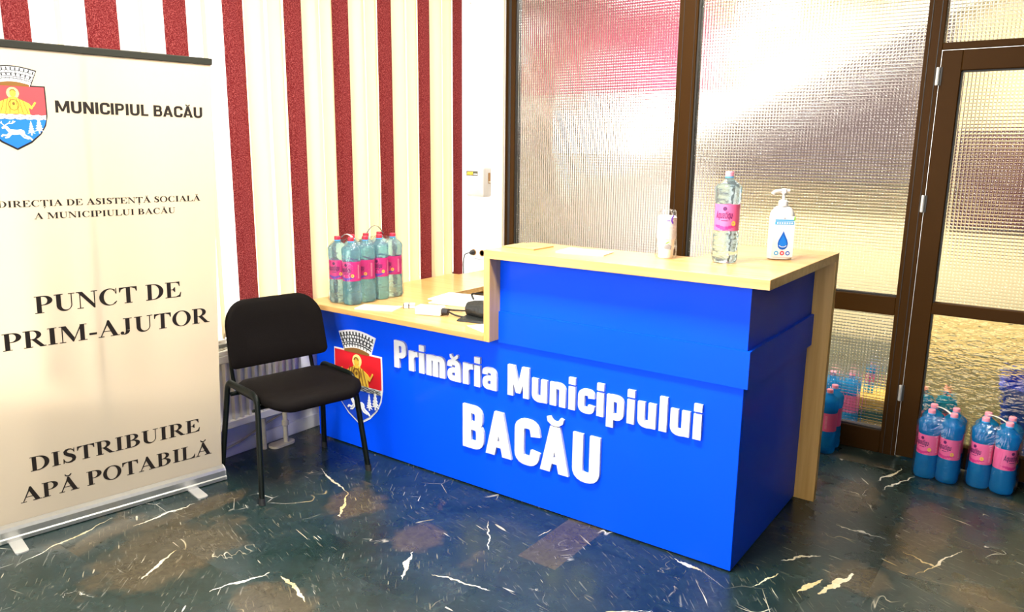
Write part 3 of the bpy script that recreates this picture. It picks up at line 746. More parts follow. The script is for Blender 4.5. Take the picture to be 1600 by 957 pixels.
mesh_obj('worktop', prism_z([(-2.26, YF), (-1.087, YF), (-1.087, 0.021), (-0.02, 0.021), (-0.02, 0.60), (-1.818, 0.60), (-1.818, 1.55), (-2.205, 1.55), (-2.205, 1.1), (-2.26, 1.1)], 0.713, 0.738, 0.0012), M_WOOD, desk)
mesh_obj('return_panel', box(-2.19, -1.83, 1.50, 1.525, 0.0, 0.713, 0.001), M_WOODV, desk)
mesh_obj('modesty_panel', box(-2.19, -2.17, 0.60, 1.50, 0.15, 0.713, 0.001), M_WOODV, desk)
def desk_letter(ch, b): mesh_obj('letter', b, M_LETTER, desk)
pl = lambda x, y, d: (x, -d, y)
fit_text('Primăria', HEAVY, -1.683, -1.058, 0.482, 0.134, pl, 0.012, desk_letter)
fit_text('Municipiului', HEAVY, -1.012, -0.134, 0.480, 0.134, pl, 0.012, desk_letter)
fit_text('BACĂU', HEAVY, -1.264, -0.536, 0.188, 0.201, pl, 0.012, desk_letter)

# ------------------------------------------------------------------ crest (desk plaque and banner print)
def crest(parent, place, t, printed):
    """place(u, v, d): u,v in shield widths from the middle of the shield's top edge"""
    r_, b_ = (M_REDP, M_BLUEP) if printed else (M_RED, M_CBLUE)
    def shield(g, y0=0.0):
        pts = [(-.5-g, y0+g), (.5+g, y0+g)]
        right = [(.505, -.25), (.505, -.50), (.47, -.68), (.38, -.84), (.22, -.98), (.0, -1.116)]
        pts += [(x+(g if x > 0 else 0), y-(g*1.2 if x < .3 else g*.4)) for x, y in right]
        return pts + [(-x, y) for x, y in pts[:1:-1][1:]]
    def lay(name, polys, mat, lv, par, th=None):
        b = bmesh.new()
        add_glyph(b, polys, lambda x, y, d: place(x, y, lv*t + d), th or t)
        return mesh_obj(name, b, mat, par)
    top = .29
    def crown(g):
        pts = [(-.275-g, .0), (-.275-g*.5, -.0), (.275+g*.5, -.0), (.275+g, .0), (.385+g, .27+g)]
        for j in range(1, 12): 
            a = j/12; pts.append((.385+g-(.77+2*g)*a, .27+g+.065*math.sin(PI*a)))
        pts.append((-.385-g, .27+g)); return pts
    main = lay('crest', [shield(.022), crown(.02)], M_SILV if not printed else M_BLACK, 0, parent, t)
    lay('red_field', [[(-.5, 0), (.5, 0), (.505, -.25), (.505, -.5), (-.505, -.5), (-.505, -.25)]], r_, 1, main)
    lay('blue_field', [[(-.495, -.585), (.495, -.585), (.47, -.68), (.38, -.84), (.22, -.98), (0, -1.105), (-.22, -.98), (-.38, -.84), (-.47, -.68)]], b_, 1, main)
    wav = [(-.505+1.01*j/24, -.50+.008*math.sin(j*1.9)) for j in range(25)] + [(.497-.994*j/24, -.585+.010*math.sin(j*1.7)) for j in range(25)]
    fs = lay('wave_band', [wav], M_SILV, 1, main)
    lay('wave_lines', [stroke([(-.49+.98*j/30, -.52-.022*q+.008*math.sin(j*1.3+q*2)) for j in range(31)], .006) for q in range(3)], M_BLACK, 2, main)
    # haloed figure with outspread arms
    lay('halo', [disc(0, -.125, .098, .105, 24)], M_GOLDL, 2, main)
    lay('golden_figure', [disc(0, -.13, .05, .062), [(-.045, -.19), (.045, -.19), (.09, -.225), (.17, -.26), (.245, -.30), (.30, -.37), (.28, -.40), (.23, -.37), (.25, -.49), (-.25, -.49), (-.23, -.37), (-.28, -.40), (-.30, -.37), (-.245, -.30), (-.17, -.26), (-.09, -.225)],
         stroke([(.27, -.38), (.31, -.33), (.345, -.27)], .03), stroke([(-.27, -.38), (-.31, -.33), (-.345, -.27)], .03)], M_GOLD, 3, main)
    lay('figure_lines', [stroke([(0+dx, -.22), (dx*1.25, -.35), (dx*1.55, -.48)], .009) for dx in (-.14, -.09, -.045, .045, .09, .14)] +
        [ell_band((0, -.33), (.085, .10), (0, -.33), (.073, .088), 0, 180), ell_band((0, -.33), (.085, .10), (0, -.33), (.073, .088), 180, 360), ell_band((0, -.125), (.055, .07), (0, -.13), (.046, .056), 20, 160), disc(0, -.31, .022, .03)], M_BROWN, 4, main)
    # leaping stag and fir trees
    deer = [[(-.22, -.735), (-.175, -.70), (-.13, -.715), (-.09, -.77), (.02, -.775), (.08, -.765), (.125, -.785), (.14, -.83), (.11, -.87), (.05, -.855), (-.04, -.865), (-.10, -.85), (-.135, -.80), (-.165, -.755), (-.215, -.765)],
            stroke([(-.10, -.83), (-.15, -.88), (-.21, -.87), (-.235, -.90)], .026), stroke([(-.07, -.845), (-.13, -.91), (-.18, -.92)], .024), stroke([(.10, -.83), (.15, -.88), (.21, -.91), (.25, -.955)], .028), stroke([(.07, -.85), (.12, -.91), (.20, -.935)], .024),
            stroke([(-.165, -.70), (-.12, -.665), (-.05, -.66), (.0, -.62)], .014), stroke([(-.11, -.665), (-.08, -.62)], .012), stroke([(-.06, -.66), (-.03, -.61)], .012), stroke([(-.18, -.70), (-.215, -.665), (-.22, -.625)], .012), stroke([(-.21, -.67), (-.25, -.645)], .012)]
    trees = []
    for cx, y0, s in ((.245, -.84, .85), (.375, -.80, 1.0), (-.335, -.79, .9)):
        pts = []
        for q in range(5):
            w = .018+.011*q; y = y0+.24*s-.05*s*q; pts += [(w*s*.55, y), (w*s*1.25, y-.035*s)]
        trees.append([(0, y0+.28*s)] .__add__([(cx*0+p[0], p[1]) for p in pts] + [(.012, y0+.02*s), (.012, y0-.03*s), (-.012, y0-.03*s), (-.012, y0+.02*s)] + [(-p[0], p[1]) for p in pts[::-1]]))
        trees[-1] = [(x+cx, y) for x, y in trees[-1]]
    lay('leaping_stag', deer, M_SILV, 2, main)
    for tr in trees: lay('fir_tree', [tr], M_SILV, 2, main)
    # mural crown, its courses and battlements
    cr = lay('mural_crown', [crown(0)], M_SILV, 1, main)
    lay('crown_base', [ [(-.27, .035), (-.27, .0), (.27, .0), (.27, .035)] + [(.27-.54*j/8, .035+.045*math.sin(PI*j/8)) for j in range(1, 8)] ], M_BROWN, 2, main)
    ln = []
    def cpt(a, h): # a -1..1 across, h 0..1 up
        w = .275+(.385-.275)*h; return (a*w, .055*(1-a*a)+h*.265+.012*(1-a*a)*h)
    for h in (.30, .42, .62, .80): ln.append(stroke([cpt(-1+2*j/16, h) for j in range(17)], .011))
    for j in range(11): ln.append(stroke([cpt(-.92+1.84*j/10, .82), cpt(-.92+1.84*j/10, .99)], .020))
    for j in range(9): ln.append(stroke([cpt(-.88+1.76*j/8, .46), cpt(-.88+1.76*j/8, .60)], .022))
    for h0, h1, nn, of in ((.14, .29, 9, 0), (.30, .42, 10, .5), (.62, .80, 12, .25)):
        for j in range(nn):
            a = -.94+1.88*(j+of)/nn; ln.append(stroke([cpt(a, h0), cpt(a, h1)], .007))
    lay('crown_masonry', ln, M_BLACK, 2, main)
    return main
CW = 0.327
crest(desk, lambda u, v, d: (-1.940+u*CW, -0.0-d, 0.504+v*CW), 0.0028, False)

# ------------------------------------------------------------------ roll-up banner
BL = Vector((-2.293, -1.502, 0)); BR = Vector((-2.142, -0.641, 0))
ss = (BR-BL).normalized(); W = (BR-BL).length; nn_ = Vector((-ss.y, ss.x, 0)) * -1.0
ban = thing('rollup_banner', 'tall cream roll-up banner with black capital lettering and a coat of arms', 'banner', tuple((BL+BR)/2))
bo = Vector(ban.location)
P0 = BL + nn_*-0.035 + Vector((0, 0, 0.06)); P1 = BL + nn_*0.13 + Vector((0, 0, 1.825))
vv = (P1-P0).normalized(); HB = (P1-P0).length; NN = ss.cross(vv)
def bp_(s, v, d): return P0 + ss*s + vv*v + NN*d - bo
# sheet with a faint sag in it
bm = bmesh.new(); NX, NZ = 24, 24
def sag(s, v): return 0.004*math.sin(PI*s/W*2.0)*math.sin(PI*v/HB) * 0
grid = [[bm.verts.new(bp_(W*i/NX, HB*j/NZ, 0)) for i in range(NX+1)] for j in range(NZ+1)]
for j in range(NZ):
    for i in range(NX): bm.faces.new((grid[j][i], grid[j][i+1], grid[j+1][i+1], grid[j+1][i]))
sh = mesh_obj('banner_sheet', bm, M_SHEET, ban)
def obox(name, s0, s1, n0, n1, z0, z1, mat, par, bev=0.002):
    b = bmesh.new(); add_box(b, s0, s1, n0, n1, z0, z1, bev)
    for v in b.verts: v.co = BL + ss*v.co.x + nn_*v.co.y + Vector((0, 0, v.co.z)) - bo
    return mesh_obj(name, b, mat, par)
# cassette: curved aluminium extrusion
prof = [(0.0, 0.004), (0.0, 0.018), (-0.006, 0.022), (-0.006, 0.046), (-0.012, 0.058), (-0.030, 0.066), (-0.040, 0.066), (-0.060, 0.058), (-0.085, 0.040), (-0.092, 0.02), (-0.092, 0.004)]
b = bmesh.new(); add_prism(b, prof, lambda p: BL+nn_*p[0]+Vector((0, 0, p[1]))-bo, lambda p: BR+nn_*p[0]+Vector((0, 0, p[1]))-bo)
mesh_obj('base_cassette', b, M_METAL, ban)
for s0, s1 in ((-0.006, 0.0), (W, W+0.006)):
    b = bmesh.new(); add_prism(b, [(p[0]*1.02, p[1]) for p in prof], lambda p: BL+ss*s0+nn_*p[0]+Vector((0, 0, p[1]))-bo, lambda p: BL+ss*s1+nn_*p[0]+Vector((0, 0, p[1]))-bo)
    mesh_obj('end_cap', b, M_STEEL, ban)
for s in (0.045, 0.725):
    pts = rrect(0.045, 0.20, 0.014, 4)
    b = bmesh.new(); add_prism(b, pts, lambda p: BL+ss*(s+p[0])+nn_*(0.015+p[1])+Vector((0, 0, 0.0))-bo, lambda p: BL+ss*(s+p[0])+nn_*(0.015+p[1])+Vector((0, 0, 0.005))-bo)
    mesh_obj('foot', b, M_STEEL, ban)
b = bmesh.new(); add_box(b, -0.004, W+0.004, HB-0.004, HB+0.022, -0.008, 0.008, 0.003)
for v in b.verts: v.co = bp_(v.co.x, v.co.y, v.co.z)
mesh_obj('top_rail', b, M_DARKRAIL, ban)
b = bmesh.new(); add_tube(b, [BL+ss*(W*0.47)+nn_*-0.062+Vector((0, 0, 0.05))-bo, bp_(W*0.47, HB+0.01, -0.02)], 0.009)
mesh_obj('support_pole', b, M_METAL, ban)
def bline(name, txt, font, s0, s1, v0, h):
    k = (s1-s0)/text_width(txt, font); x = s0
    for wd in txt.split(' '):
        w = text_width(wd, font)*k
        mesh_obj(name, fit_text(wd, font, x, x+w, v0, h, lambda x_, y, d: bp_(x_, y, 0.0006+d), 0.0004), M_INK, ban)
        x += w+font[' '][1]*k
bline('municipality_word', 'MUNICIPIUL BACĂU', UBU, 0.307, 0.836, 1.561, 0.042)
bline('department_word', 'DIRECȚIA DE ASISTENȚĂ SOCIALĂ', SERIF, 0.105, 0.815, 1.228, 0.023)
bline('department_word', 'A MUNICIPIULUI BACĂU', SERIF, 0.214, 0.713, 1.182, 0.023)
bline('purpose_word', 'PUNCT DE', SERIF, 0.186, 0.725, 0.829, 0.066)
bline('purpose_word', 'PRIM-AJUTOR', SERIF, 0.074, 0.838, 0.701, 0.066)
bline('service_word', 'DISTRIBUIRE', SERIF, 0.122, 0.782, 0.201, 0.060)
bline('service_word', 'APĂ POTABILĂ', SERIF, 0.082, 0.828, 0.078, 0.062)
CB = 0.190
crest(ban, lambda u, v, d: bp_(0.183+u*CB, 1.6445+v*CB, 0.0006+d), 0.0003, True)

# ------------------------------------------------------------------ chair
CH = (-1.951, -0.393); CDX, CDZ, CDY = 0.043, -0.016, 0.010
chair = thing('visitor_chair', 'black upholstered stacking chair between the banner and the blue desk', 'chair', (CH[0], CH[1], 0), math.radians(-10))
def cushion(name, w, d, th, r, fn, par, r2=None):
    # w across (local y), d along; cushion lies in (a, b) plane with thickness c
    rings = []
    base = rrect(1, 1, 0.22, 7)
    def ring(k, c): 
        out = []
        for x, y in rrect(d*1.0-2*k, w-2*k, max(r-k, 0.01), 7, None if r2 is None else max(r2-k, 0.006)): out.append(fn(x, y, c))
        return out
    rings.append(ring(d*0.30, -th*0.50)); rings.append(ring(0.022, -th*0.50)); rings.append(ring(0.004, -th*0.36)); rings.append(ring(0.0, -th*0.1)); rings.append(ring(0.004, th*0.18)); rings.append(ring(0.016, th*0.38)); rings.append(ring(0.05, th*0.48)); rings.append(ring(d*0.30, th*0.5)); rings.append(ring(d*0.42, th*0.5))
    o = mesh_obj(name, loft(rings), M_FABRIC, par); smooth_angle(o, 60); return o
def seat_fn(x, y, c):
    z = 0.452 + c - 0.030*max(0, (x-0.10)/0.12)**2 + 0.012*(abs(y)/0.23)**2 - 0.006*math.cos(x*8)
    return (x+0.015+CDX*0.85, y+CDY, z+CDZ)
cushion('seat', 0.475, 0.42, 0.052, 0.10, seat_fn, chair)
def back_fn(a, y, c):   # a is height along the rest
    tilt = math.radians(-12); zc = 0.685
    x = -0.235 - c + 0.07*(y/0.23)**2 * 0.55
    k = 1.0 - 0.06*max(0, a/0.16) if a > 0 else 1.0
    return (x + math.sin(tilt)*a + CDX, y*k+CDY, zc + math.cos(tilt)*a + CDZ)
cushion('backrest', 0.490, 0.305, 0.045, 0.105, back_fn, chair, 0.035)
for s in (-1, 1):
    yb, yt = 0.268*s, 0.242*s
    mesh_obj('leg', tube([(0.196, yb, 0.012), (0.150, yt, 0.375)], 0.0185, 0.0105, 14, up=(0, 1, 0)), M_TUBE, chair)
    mesh_obj('leg', tube([(-0.206, yb, 0.012), (-0.160, yt, 0.375)], 0.0185, 0.0105, 14, up=(0, 1, 0)), M_TUBE, chair)
    mesh_obj('side_rail', tube(round_path([(0.150, yt, 0.375), (0.138, 0.238*s, 0.462), (-0.148, 0.238*s, 0.462), (-0.160, yt, 0.375)], 0.055, 7), 0.0175, 0.0105, 14, up=(0, 1, 0)), M_TUBE, chair)
    mesh_obj('back_support', tube(round_path([(-0.02, 0.20*s, 0.42), (-0.165, 0.20*s, 0.42), (-0.19, 0.20*s, 0.52), (-0.222, 0.19*s, 0.68)], 0.05), 0.013, 0.008, 12, up=(0, 1, 0)), M_TUBE, chair)
    for x in (0.196, -0.206):
        mesh_obj('foot_cap', tube([(x*1.005, yb*1.002, 0.0), (x*0.995, yb*0.998, 0.03)], 0.0205, 0.0125, 14, up=(0, 1, 0)), M_RUBBER, chair)
for x in (0.13, -0.13):
    mesh_obj('cross_bar', tube([(x, -0.235, 0.408), (x, 0.235, 0.408)], 0.010), M_TUBE, chair)
for s in (-1, 1):
    mesh_obj('seat_bracket', tube([(0.13, 0.19*s, 0.408), (-0.13, 0.19*s, 0.408)], 0.008), M_TUBE, chair)
    mesh_obj('bolt', tube([(0.13, 0.236*s, 0.40), (0.13, 0.256*s, 0.40)], 0.007), M_TUBE, chair)

# ------------------------------------------------------------------ water bottles
BP = [(0.030, 0.0), (0.042, 0.004), (0.0465, 0.014), (0.0475, 0.035), (0.0450, 0.055), (0.0470, 0.070), (0.0450, 0.088), (0.0462, 0.105), (0.0440, 0.118), (0.0435, 0.122), (0.0430, 0.165), (0.0435, 0.214), (0.0445, 0.220), (0.0470, 0.238), (0.0460, 0.252),
      (0.0478, 0.268), (0.0475, 0.277), (0.0440, 0.284), (0.036, 0.291), (0.027, 0.298), (0.018, 0.305), (0.0140, 0.310), (0.0130, 0.314)]
def oct_(a, z): return 1.0 - (0.014*math.cos(8*a) if z < 0.118 or 0.222 < z < 0.28 else 0.0)
def make_bottle(kind):
    water, cap, lab, ink = {'clear': (M_WATER, M_CAPP, M_LABEL, M_LABINK), 'blue': (M_WATERB, M_CAPR, M_LABELM, M_LABINK), 'deep': (M_WATERD, M_CAPP, M_LABEL, M_LABINK)}[kind]
    t = thing('water_bottle', '', 'water bottle', (0, 0, 0))
    o = mesh_obj('bottle_body', lathe(BP, 32, sq=oct_), water, t); smooth_angle(o, 60)
    mesh_obj('neck_ring', lathe([(0.0135, 0.311), (0.0165, 0.312), (0.0165, 0.315), (0.0135, 0.316)], 20), M_NECK, t)
    b = lathe([(0.0152, 0.3165), (0.0158, 0.318), (0.0158, 0.331), (0.0140, 0.334), (0.004, 0.3345)], 24, sq=lambda a, z: 1-0.012*math.cos(24*a))
    c = mesh_obj('cap', b, cap, t)
    R = 0.0450
    lb = bmesh.new(); add_lathe(lb, [(R, 0.121), (R, 0.217)], 36, cap=False); add_lathe(lb, [(R-0.0006, 0.121), (R-0.0006, 0.217)], 36, cap=False)
    L = mesh_obj('label', lb, lab, t); smooth_angle(L, 60)
    def cyl(a0): return lambda x, y, d: ((R+0.0002+d)*math.cos(a0+x/R), (R+0.0002+d)*math.sin(a0+x/R), y)
    for a0 in (-PI/2-0.35,):
        def sub(pts): # subdivide long edges so print wraps
            out = []
            for i in range(len(pts)):
                p, q = Vector(pts[i]), Vector(pts[(i+1) % len(pts)]); k = max(1, int((q-p).length/0.006))
                out += [tuple(p.lerp(q, j/k)) for j in range(k)]
            return out
        bt = fit_text('Aquatique', SCRIPT, -0.036, 0.036, 0.166, 0.026, cyl(a0), 0.0003, slant=0.18)
        mesh_obj('brand_lettering', bt, ink, L)
        b = bmesh.new()
        for q in range(9):
            s = -0.046+0.0102*q
            add_glyph(b, [rect(s, 0.1215+0.004*abs(q-4), s+0.0104, 0.139+0.0025*math.sin(q*1.1))], cyl(a0), 0.0002)
        mesh_obj('label_wave', b, M_LABELM if kind != 'blue' else M_PURP, L)
        b = bmesh.new(); add_glyph(b, [disc(0, 0.201, 0.0075, 0.0075)], cyl(a0), 0.0003); mesh_obj('label_seal', b, ink, L)
        b = bmesh.new(); add_glyph(b, [stroke([(-0.012+0.003*j, 0.158) for j in range(9)], 0.003)], cyl(a0), 0.0003); mesh_obj('label_subtitle', b, ink, L)
        b = bmesh.new(); add_glyph(b, [disc(0.034, 0.148, 0.008, 0.009)], cyl(a0), 0.0003); mesh_obj('label_portrait', b, M_GOLD, L)
        b = bmesh.new()
        for q in range(10): add_glyph(b, [rect(0.062, 0.135+0.007*q, 0.072, 0.138+0.007*q)], cyl(a0), 0.0003)
        mesh_obj('small_print', b, M_LABELL, L)
    return t
used = {}
def bottle(kind, x, y, z, rot, label, group=None, s=1.0):
    if kind not in used: used[kind] = make_bottle(kind); t = used[kind]
    else: t = copy_tree(used[kind])
    t.location = (x, y, z); t.rotation_euler = (0, 0, rot); t.scale = (s, s, s)
    t['label'] = label; t['category'] = 'water bottle'
    if group: t['group'] = group
    elif 'group' in t: del t['group']
    return t
bottle('clear', -0.185, 0.227, ST, math.radians(30), 'tall clear water bottle with pink label standing alone on the oak counter top')
dx = (-2.012, -2.110); dyy = (0.042, 0.137, 0.234, 0.331)
nm = ('nearest the chair', 'second from the chair', 'third from the chair', 'farthest from the chair')
for r in range(2):
    for k in range(4):
        bottle('blue', dx[r], dyy[k], 0.738, math.radians(38+random.uniform(-25, 25)), 'blue water bottle %s, %s row of the worktop pack' % (nm[k], 'front' if r == 0 else 'rear window-side'), 'water bottles packed on the low worktop')
spots = [(0.432, 1.398, 'front left'), (0.430, 1.492, 'rear left'), (0.524, 1.394, 'front right'), (0.523, 1.488, 'rear right')]
for x, y, p in spots:
    bottle('deep', x, y, 0, math.radians(10+random.uniform(-18, 18)), '%s bottle of the left wrapped floor pack by the door' % p, 'wrapped water bottles on the floor by the door')
for x, y, p in [(0.647, 1.424, 'front left'), (0.650, 1.514, 'rear left'), (0.740, 1.412, 'front right'), (0.745, 1.506, 'rear right')]:
    bottle('deep', x, y, 0, math.radians(-12+random.uniform(-20, 20)) if 'front left' in p else math.radians(60), '%s bottle of the right wrapped floor pack by the door' % p, 'wrapped water bottles on the floor by the door')
bottle('deep', -0.030, 1.425, 0, math.radians(-60), 'water bottle on the floor behind the oak panel, nearest the viewer', 'water bottles behind the desk')
bottle('deep', -0.030, 1.523, 0, math.radians(-60), 'water bottle behind the oak panel, standing right against the glass', 'water bottles behind the desk')
0 and bottle('deep', -0.126, 1.43, 0, math.radians(-60), 'half hidden water bottle left of the pair behind the desk side panel', 'water bottles behind the desk')

# shrink film packs
def film(cx, cy, z, w, d, ang, label, strap_mat, straps, group):
    t = thing('shrink_wrap', label, 'packaging', (cx, cy, z), ang, group)
    rings = []
    for k, h in ((0.012, 0.001), (0.0, 0.014), (0.001, 0.12), (0.003, 0.20), (0.0, 0.272), (0.012, 0.290), (0.030, 0.312)):
        rings.append([(x, y, h) for x, y in rrect(w-2*k, d-2*k, max(0.05-k*0.8, 0.012), 6)])
    o = mesh_obj('film', loft(rings, cap=False), M_FILM, t); smooth_angle(o, 70)
    for p0, p1, hh in straps:
        a, c = Vector(p0), Vector(p1); mid = (a+c)/2
        pts = [a.lerp(c, j/10) + Vector((0, 0, hh*4*(j/10)*(1-j/10))) for j in range(11)]
        mesh_obj('carry_strap', tube(pts, 0.006, 0.0012, 8), strap_mat, t)
    return t
film(0.477, 1.443, 0, 0.200, 0.200, math.radians(-2), 'clear shrink film around the left four bottles on the floor', M_STRAP, [((-0.045, 0.045, 0.322), (0.045, -0.045, 0.318), 0.012)], 'shrink film packs on the floor by the door')
film(0.696, 1.464, 0, 0.202, 0.202, math.radians(-4), 'clear shrink film around the right four bottles on the floor', M_STRAP, [((-0.045, 0.0, 0.335), (0.045, -0.04, 0.318), 0.010)], 'shrink film packs on the floor by the door')
film(-2.061, 0.0895, 0.738, 0.203, 0.200, 0, 'clear shrink film around the four desk bottles nearer the chair', M_STRAP, [((-0.05, -0.02, 0.325), (0.05, -0.03, 0.325), 0.02)], 'shrink film packs on the worktop')
film(-2.061, 0.2825, 0.738, 0.203, 0.200, 0, 'clear shrink film with grey strap around the four desk bottles farther from the chair', M_STRAPD, [((-0.045, -0.05, 0.325), (-0.03, 0.06, 0.325), 0.045)], 'shrink film packs on the worktop')

# ------------------------------------------------------------------ sanitizer, cups, papers on the counter
san = thing('sanitizer_bottle', 'white pump bottle of hand sanitizer with a blue drop on its label', 'sanitizer', (-0.052, 0.454, ST), math.radians(33))
rings = []
for k, h in ((0.012, 0.0), (0.001, 0.004), (0.0, 0.02), (0.0, 0.165), (0.004, 0.182), (0.013, 0.196), (0.024, 0.204)):
    rings.append([(x, y, h) for x, y in rrect(0.092-2*k, 0.066-2*k, max(0.03-k*0.7, 0.012), 7)])
o = mesh_obj('bottle_body', loft(rings), M_PLAST, san); smooth_angle(o, 50)
mesh_obj('collar', lathe([(0.0165, 0.203), (0.0175, 0.206), (0.0175, 0.222), (0.010, 0.228)], 24, sq=lambda a, z: 1-0.02*math.cos(20*a)), M_PLAST, san)
mesh_obj('pump_stem', lathe([(0.0055, 0.226), (0.0055, 0.252)], 16), M_PLAST, san)
b = bmesh.new(); add_tube(b, round_path([(0.02, 0, 0.262), (-0.012, 0, 0.262), (-0.036, 0, 0.258), (-0.042, 0, 0.248)], 0.012), 0.0075, 0.0065)
add_lathe(b, [(0.010, 0.250), (0.0115, 0.253), (0.0115, 0.266), (0.009, 0.270)], 18)
mesh_obj('pump_head', b, M_PLAST, san)
fy = -0.0332
sp = lambda x, y, d: (x, fy-d, y)
def deco(name, polys, mat, par, d=0.0004, lv=0.0, place=sp):
    b = bmesh.new(); add_glyph(b, polys, lambda x, y, dd: place(x, y, lv+dd), d); return mesh_obj(name, b, mat, par)
lab = deco('label', [rect(-0.040, 0.012, 0.040, 0.168)], M_PAPER, san)
deco('blue_banner', [rect(-0.034, 0.136, 0.036, 0.148), rect(-0.034, 0.150, 0.036, 0.155)], M_SKY, lab, lv=0.0004)
deco('banner_lettering', [rect(-0.028+0.009*j, 0.139, -0.022+0.009*j, 0.145) for j in range(7)], M_PAPER, lab, lv=0.0008)
deco('green_leaf', [[(0.034, 0.150), (0.040, 0.152), (0.041, 0.168), (0.036, 0.166)]], M_GREEN, lab, lv=0.0004)
deco('top_mark', [[(-0.004, 0.157), (0.006, 0.157), (0.001, 0.164)]], M_GREYP, lab, lv=0.0004)
dp = [(0.0, 0.112), (0.008, 0.094), (0.016, 0.078), (0.0195, 0.064), (0.017, 0.050), (0.009, 0.042), (0.0, 0.040), (-0.009, 0.042), (-0.017, 0.050), (-0.0195, 0.064), (-0.016, 0.078), (-0.008, 0.094)]
deco('water_drop', [dp], M_DROP, lab, lv=0.0004)
deco('drop_core', [[(x*0.72, 0.064+(y-0.064)*0.66) for x, y in dp]], M_DROPL, lab, lv=0.0008)
deco('drop_glint', [stroke([(-0.013, 0.056), (-0.004, 0.051), (0.006, 0.051), (0.014, 0.056)], 0.0025)], M_PAPER, lab, lv=0.0012)
for xx, mt in ((-0.022, M_SKY), (0.0, M_RED), (0.021, M_DROP)):
    deco('round_mark', [disc(xx, 0.027, 0.0085)], mt, lab, lv=0.0004); deco('round_mark_core', [disc(xx, 0.027, 0.0045)], M_LABELL if mt is M_RED else M_PAPER, lab, lv=0.0008)

cups = thing('cup_stack', 'sleeve of white ribbed plastic cups in crinkled clear film on the oak counter', 'cups', (-0.407, 0.195, ST), math.radians(25))
prof = [(0.024, 0.0)]
for k in range(16):
    z = 0.075+0.0052*k; prof += [(0.0335, z), (0.0365, z+0.001), (0.0365, z+0.0035), (0.034, z+0.0045)]
prof = [(0.026, 0.0), (0.0275, 0.002)] + [(0.0285+0.0004*q, 0.008+0.008*q) for q in range(8)] + prof[1:] + [(0.030, 0.163), (0.022, 0.163)]
o = mesh_obj('cup_sleeve', lathe(prof, 30), M_CUP, cups); smooth_angle(o, 50)
rings = []
rr = random.Random(3)
for h, r in ((0.0, 0.036), (0.01, 0.040), (0.05, 0.041), (0.09, 0.040), (0.12, 0.0385), (0.15, 0.037), (0.165, 0.034), (0.178, 0.032), (0.186, 0.027)):
    rings.append([((r+rr.uniform(-0.002, 0.003))*math.cos(2*PI*i/22), (r+rr.uniform(-0.002, 0.003))*math.sin(2*PI*i/22), h+rr.uniform(-0.001, 0.002)) for i in range(22)])
for v in rings[0]: pass
mesh_obj('film_sleeve', loft([[(x, y, max(z, 0.0005)) for x, y, z in r] for r in rings], cap=False), M_FILM, cups)
cyl2 = lambda a0, R: (lambda x, y, d: ((R+d)*math.cos(a0+x/R), (R+d)*math.sin(a0+x/R), y))
deco('dark_print', [[(-0.014, 0.040), (0.012, 0.036), (0.014, 0.050), (0.0, 0.058), (-0.014, 0.052)]], M_GREYP, cups, d=0.001, lv=0.0, place=cyl2(-PI/2+0.2, 0.0405))
deco('green_print', [[(-0.014, 0.055), (-0.002, 0.060), (0.006, 0.068), (-0.006, 0.064)]], M_GREEN, cups, d=0.001, place=cyl2(-PI/2+0.2, 0.0405))
deco('violet_print', [stroke([(0.012, 0.135), (0.006, 0.146), (0.008, 0.158), (0.014, 0.166)], 0.006), stroke([(-0.012, 0.146), (0.0, 0.146)], 0.003)], M_PURP, cups, d=0.001, place=cyl2(-PI/2+0.3, 0.038))

def flat_sheet(name, label, cat, quad, z, th, mat):
    c = Vector((sum(q[0] for q in quad)/4, sum(q[1] for q in quad)/4, z))
    t = thing(name, label, cat, tuple(c))
    b = bmesh.new(); add_prism(b, quad, lambda p: (p[0]-c.x, p[1]-c.y, 0.0003), lambda p: (p[0]-c.x, p[1]-c.y, th))
    return t, mesh_obj('sheet' if th < 0.006 else 'cover', b, mat, t), c
def on_top(name, polys, mat, par, z):
    b = bmesh.new()
    for p in polys: add_glyph(b, [p], lambda x, y, d: (x, y, z+d), 0.0003)
    return mesh_obj(name, b, mat, par)
t, o, c = flat_sheet('card_folder', 'tan card folder lying at the left end of the raised counter', 'folder', [(-1.080, 0.044), (-0.914, 0.036), (-0.915, 0.185), (-1.080, 0.195)], ST, 0.006, M_KRAFT)
on_top('inner_sheet', [[(-0.06, -0.055), (0.06, -0.055), (0.06, 0.055), (-0.06, 0.055)]], M_WOOD, t, 0.006)
t, o, c = flat_sheet('paper_pad', 'white printed paper pad lying on the raised counter right of the folder', 'paper', [(-0.813, 0.044), (-0.609, 0.070), (-0.628, 0.185), (-0.838, 0.190)], ST, 0.005, M_PAPER)
on_top('printed_lines', [rect(-0.06, -0.035+0.016*k, 0.05 if k % 2 else 0.07, -0.033+0.016*k) for k in range(5)], M_GREYP, t, 0.005)
on_top('blue_mark', [rect(-0.02, 0.0, 0.03, 0.02)], M_GREYP, t, 0.005)
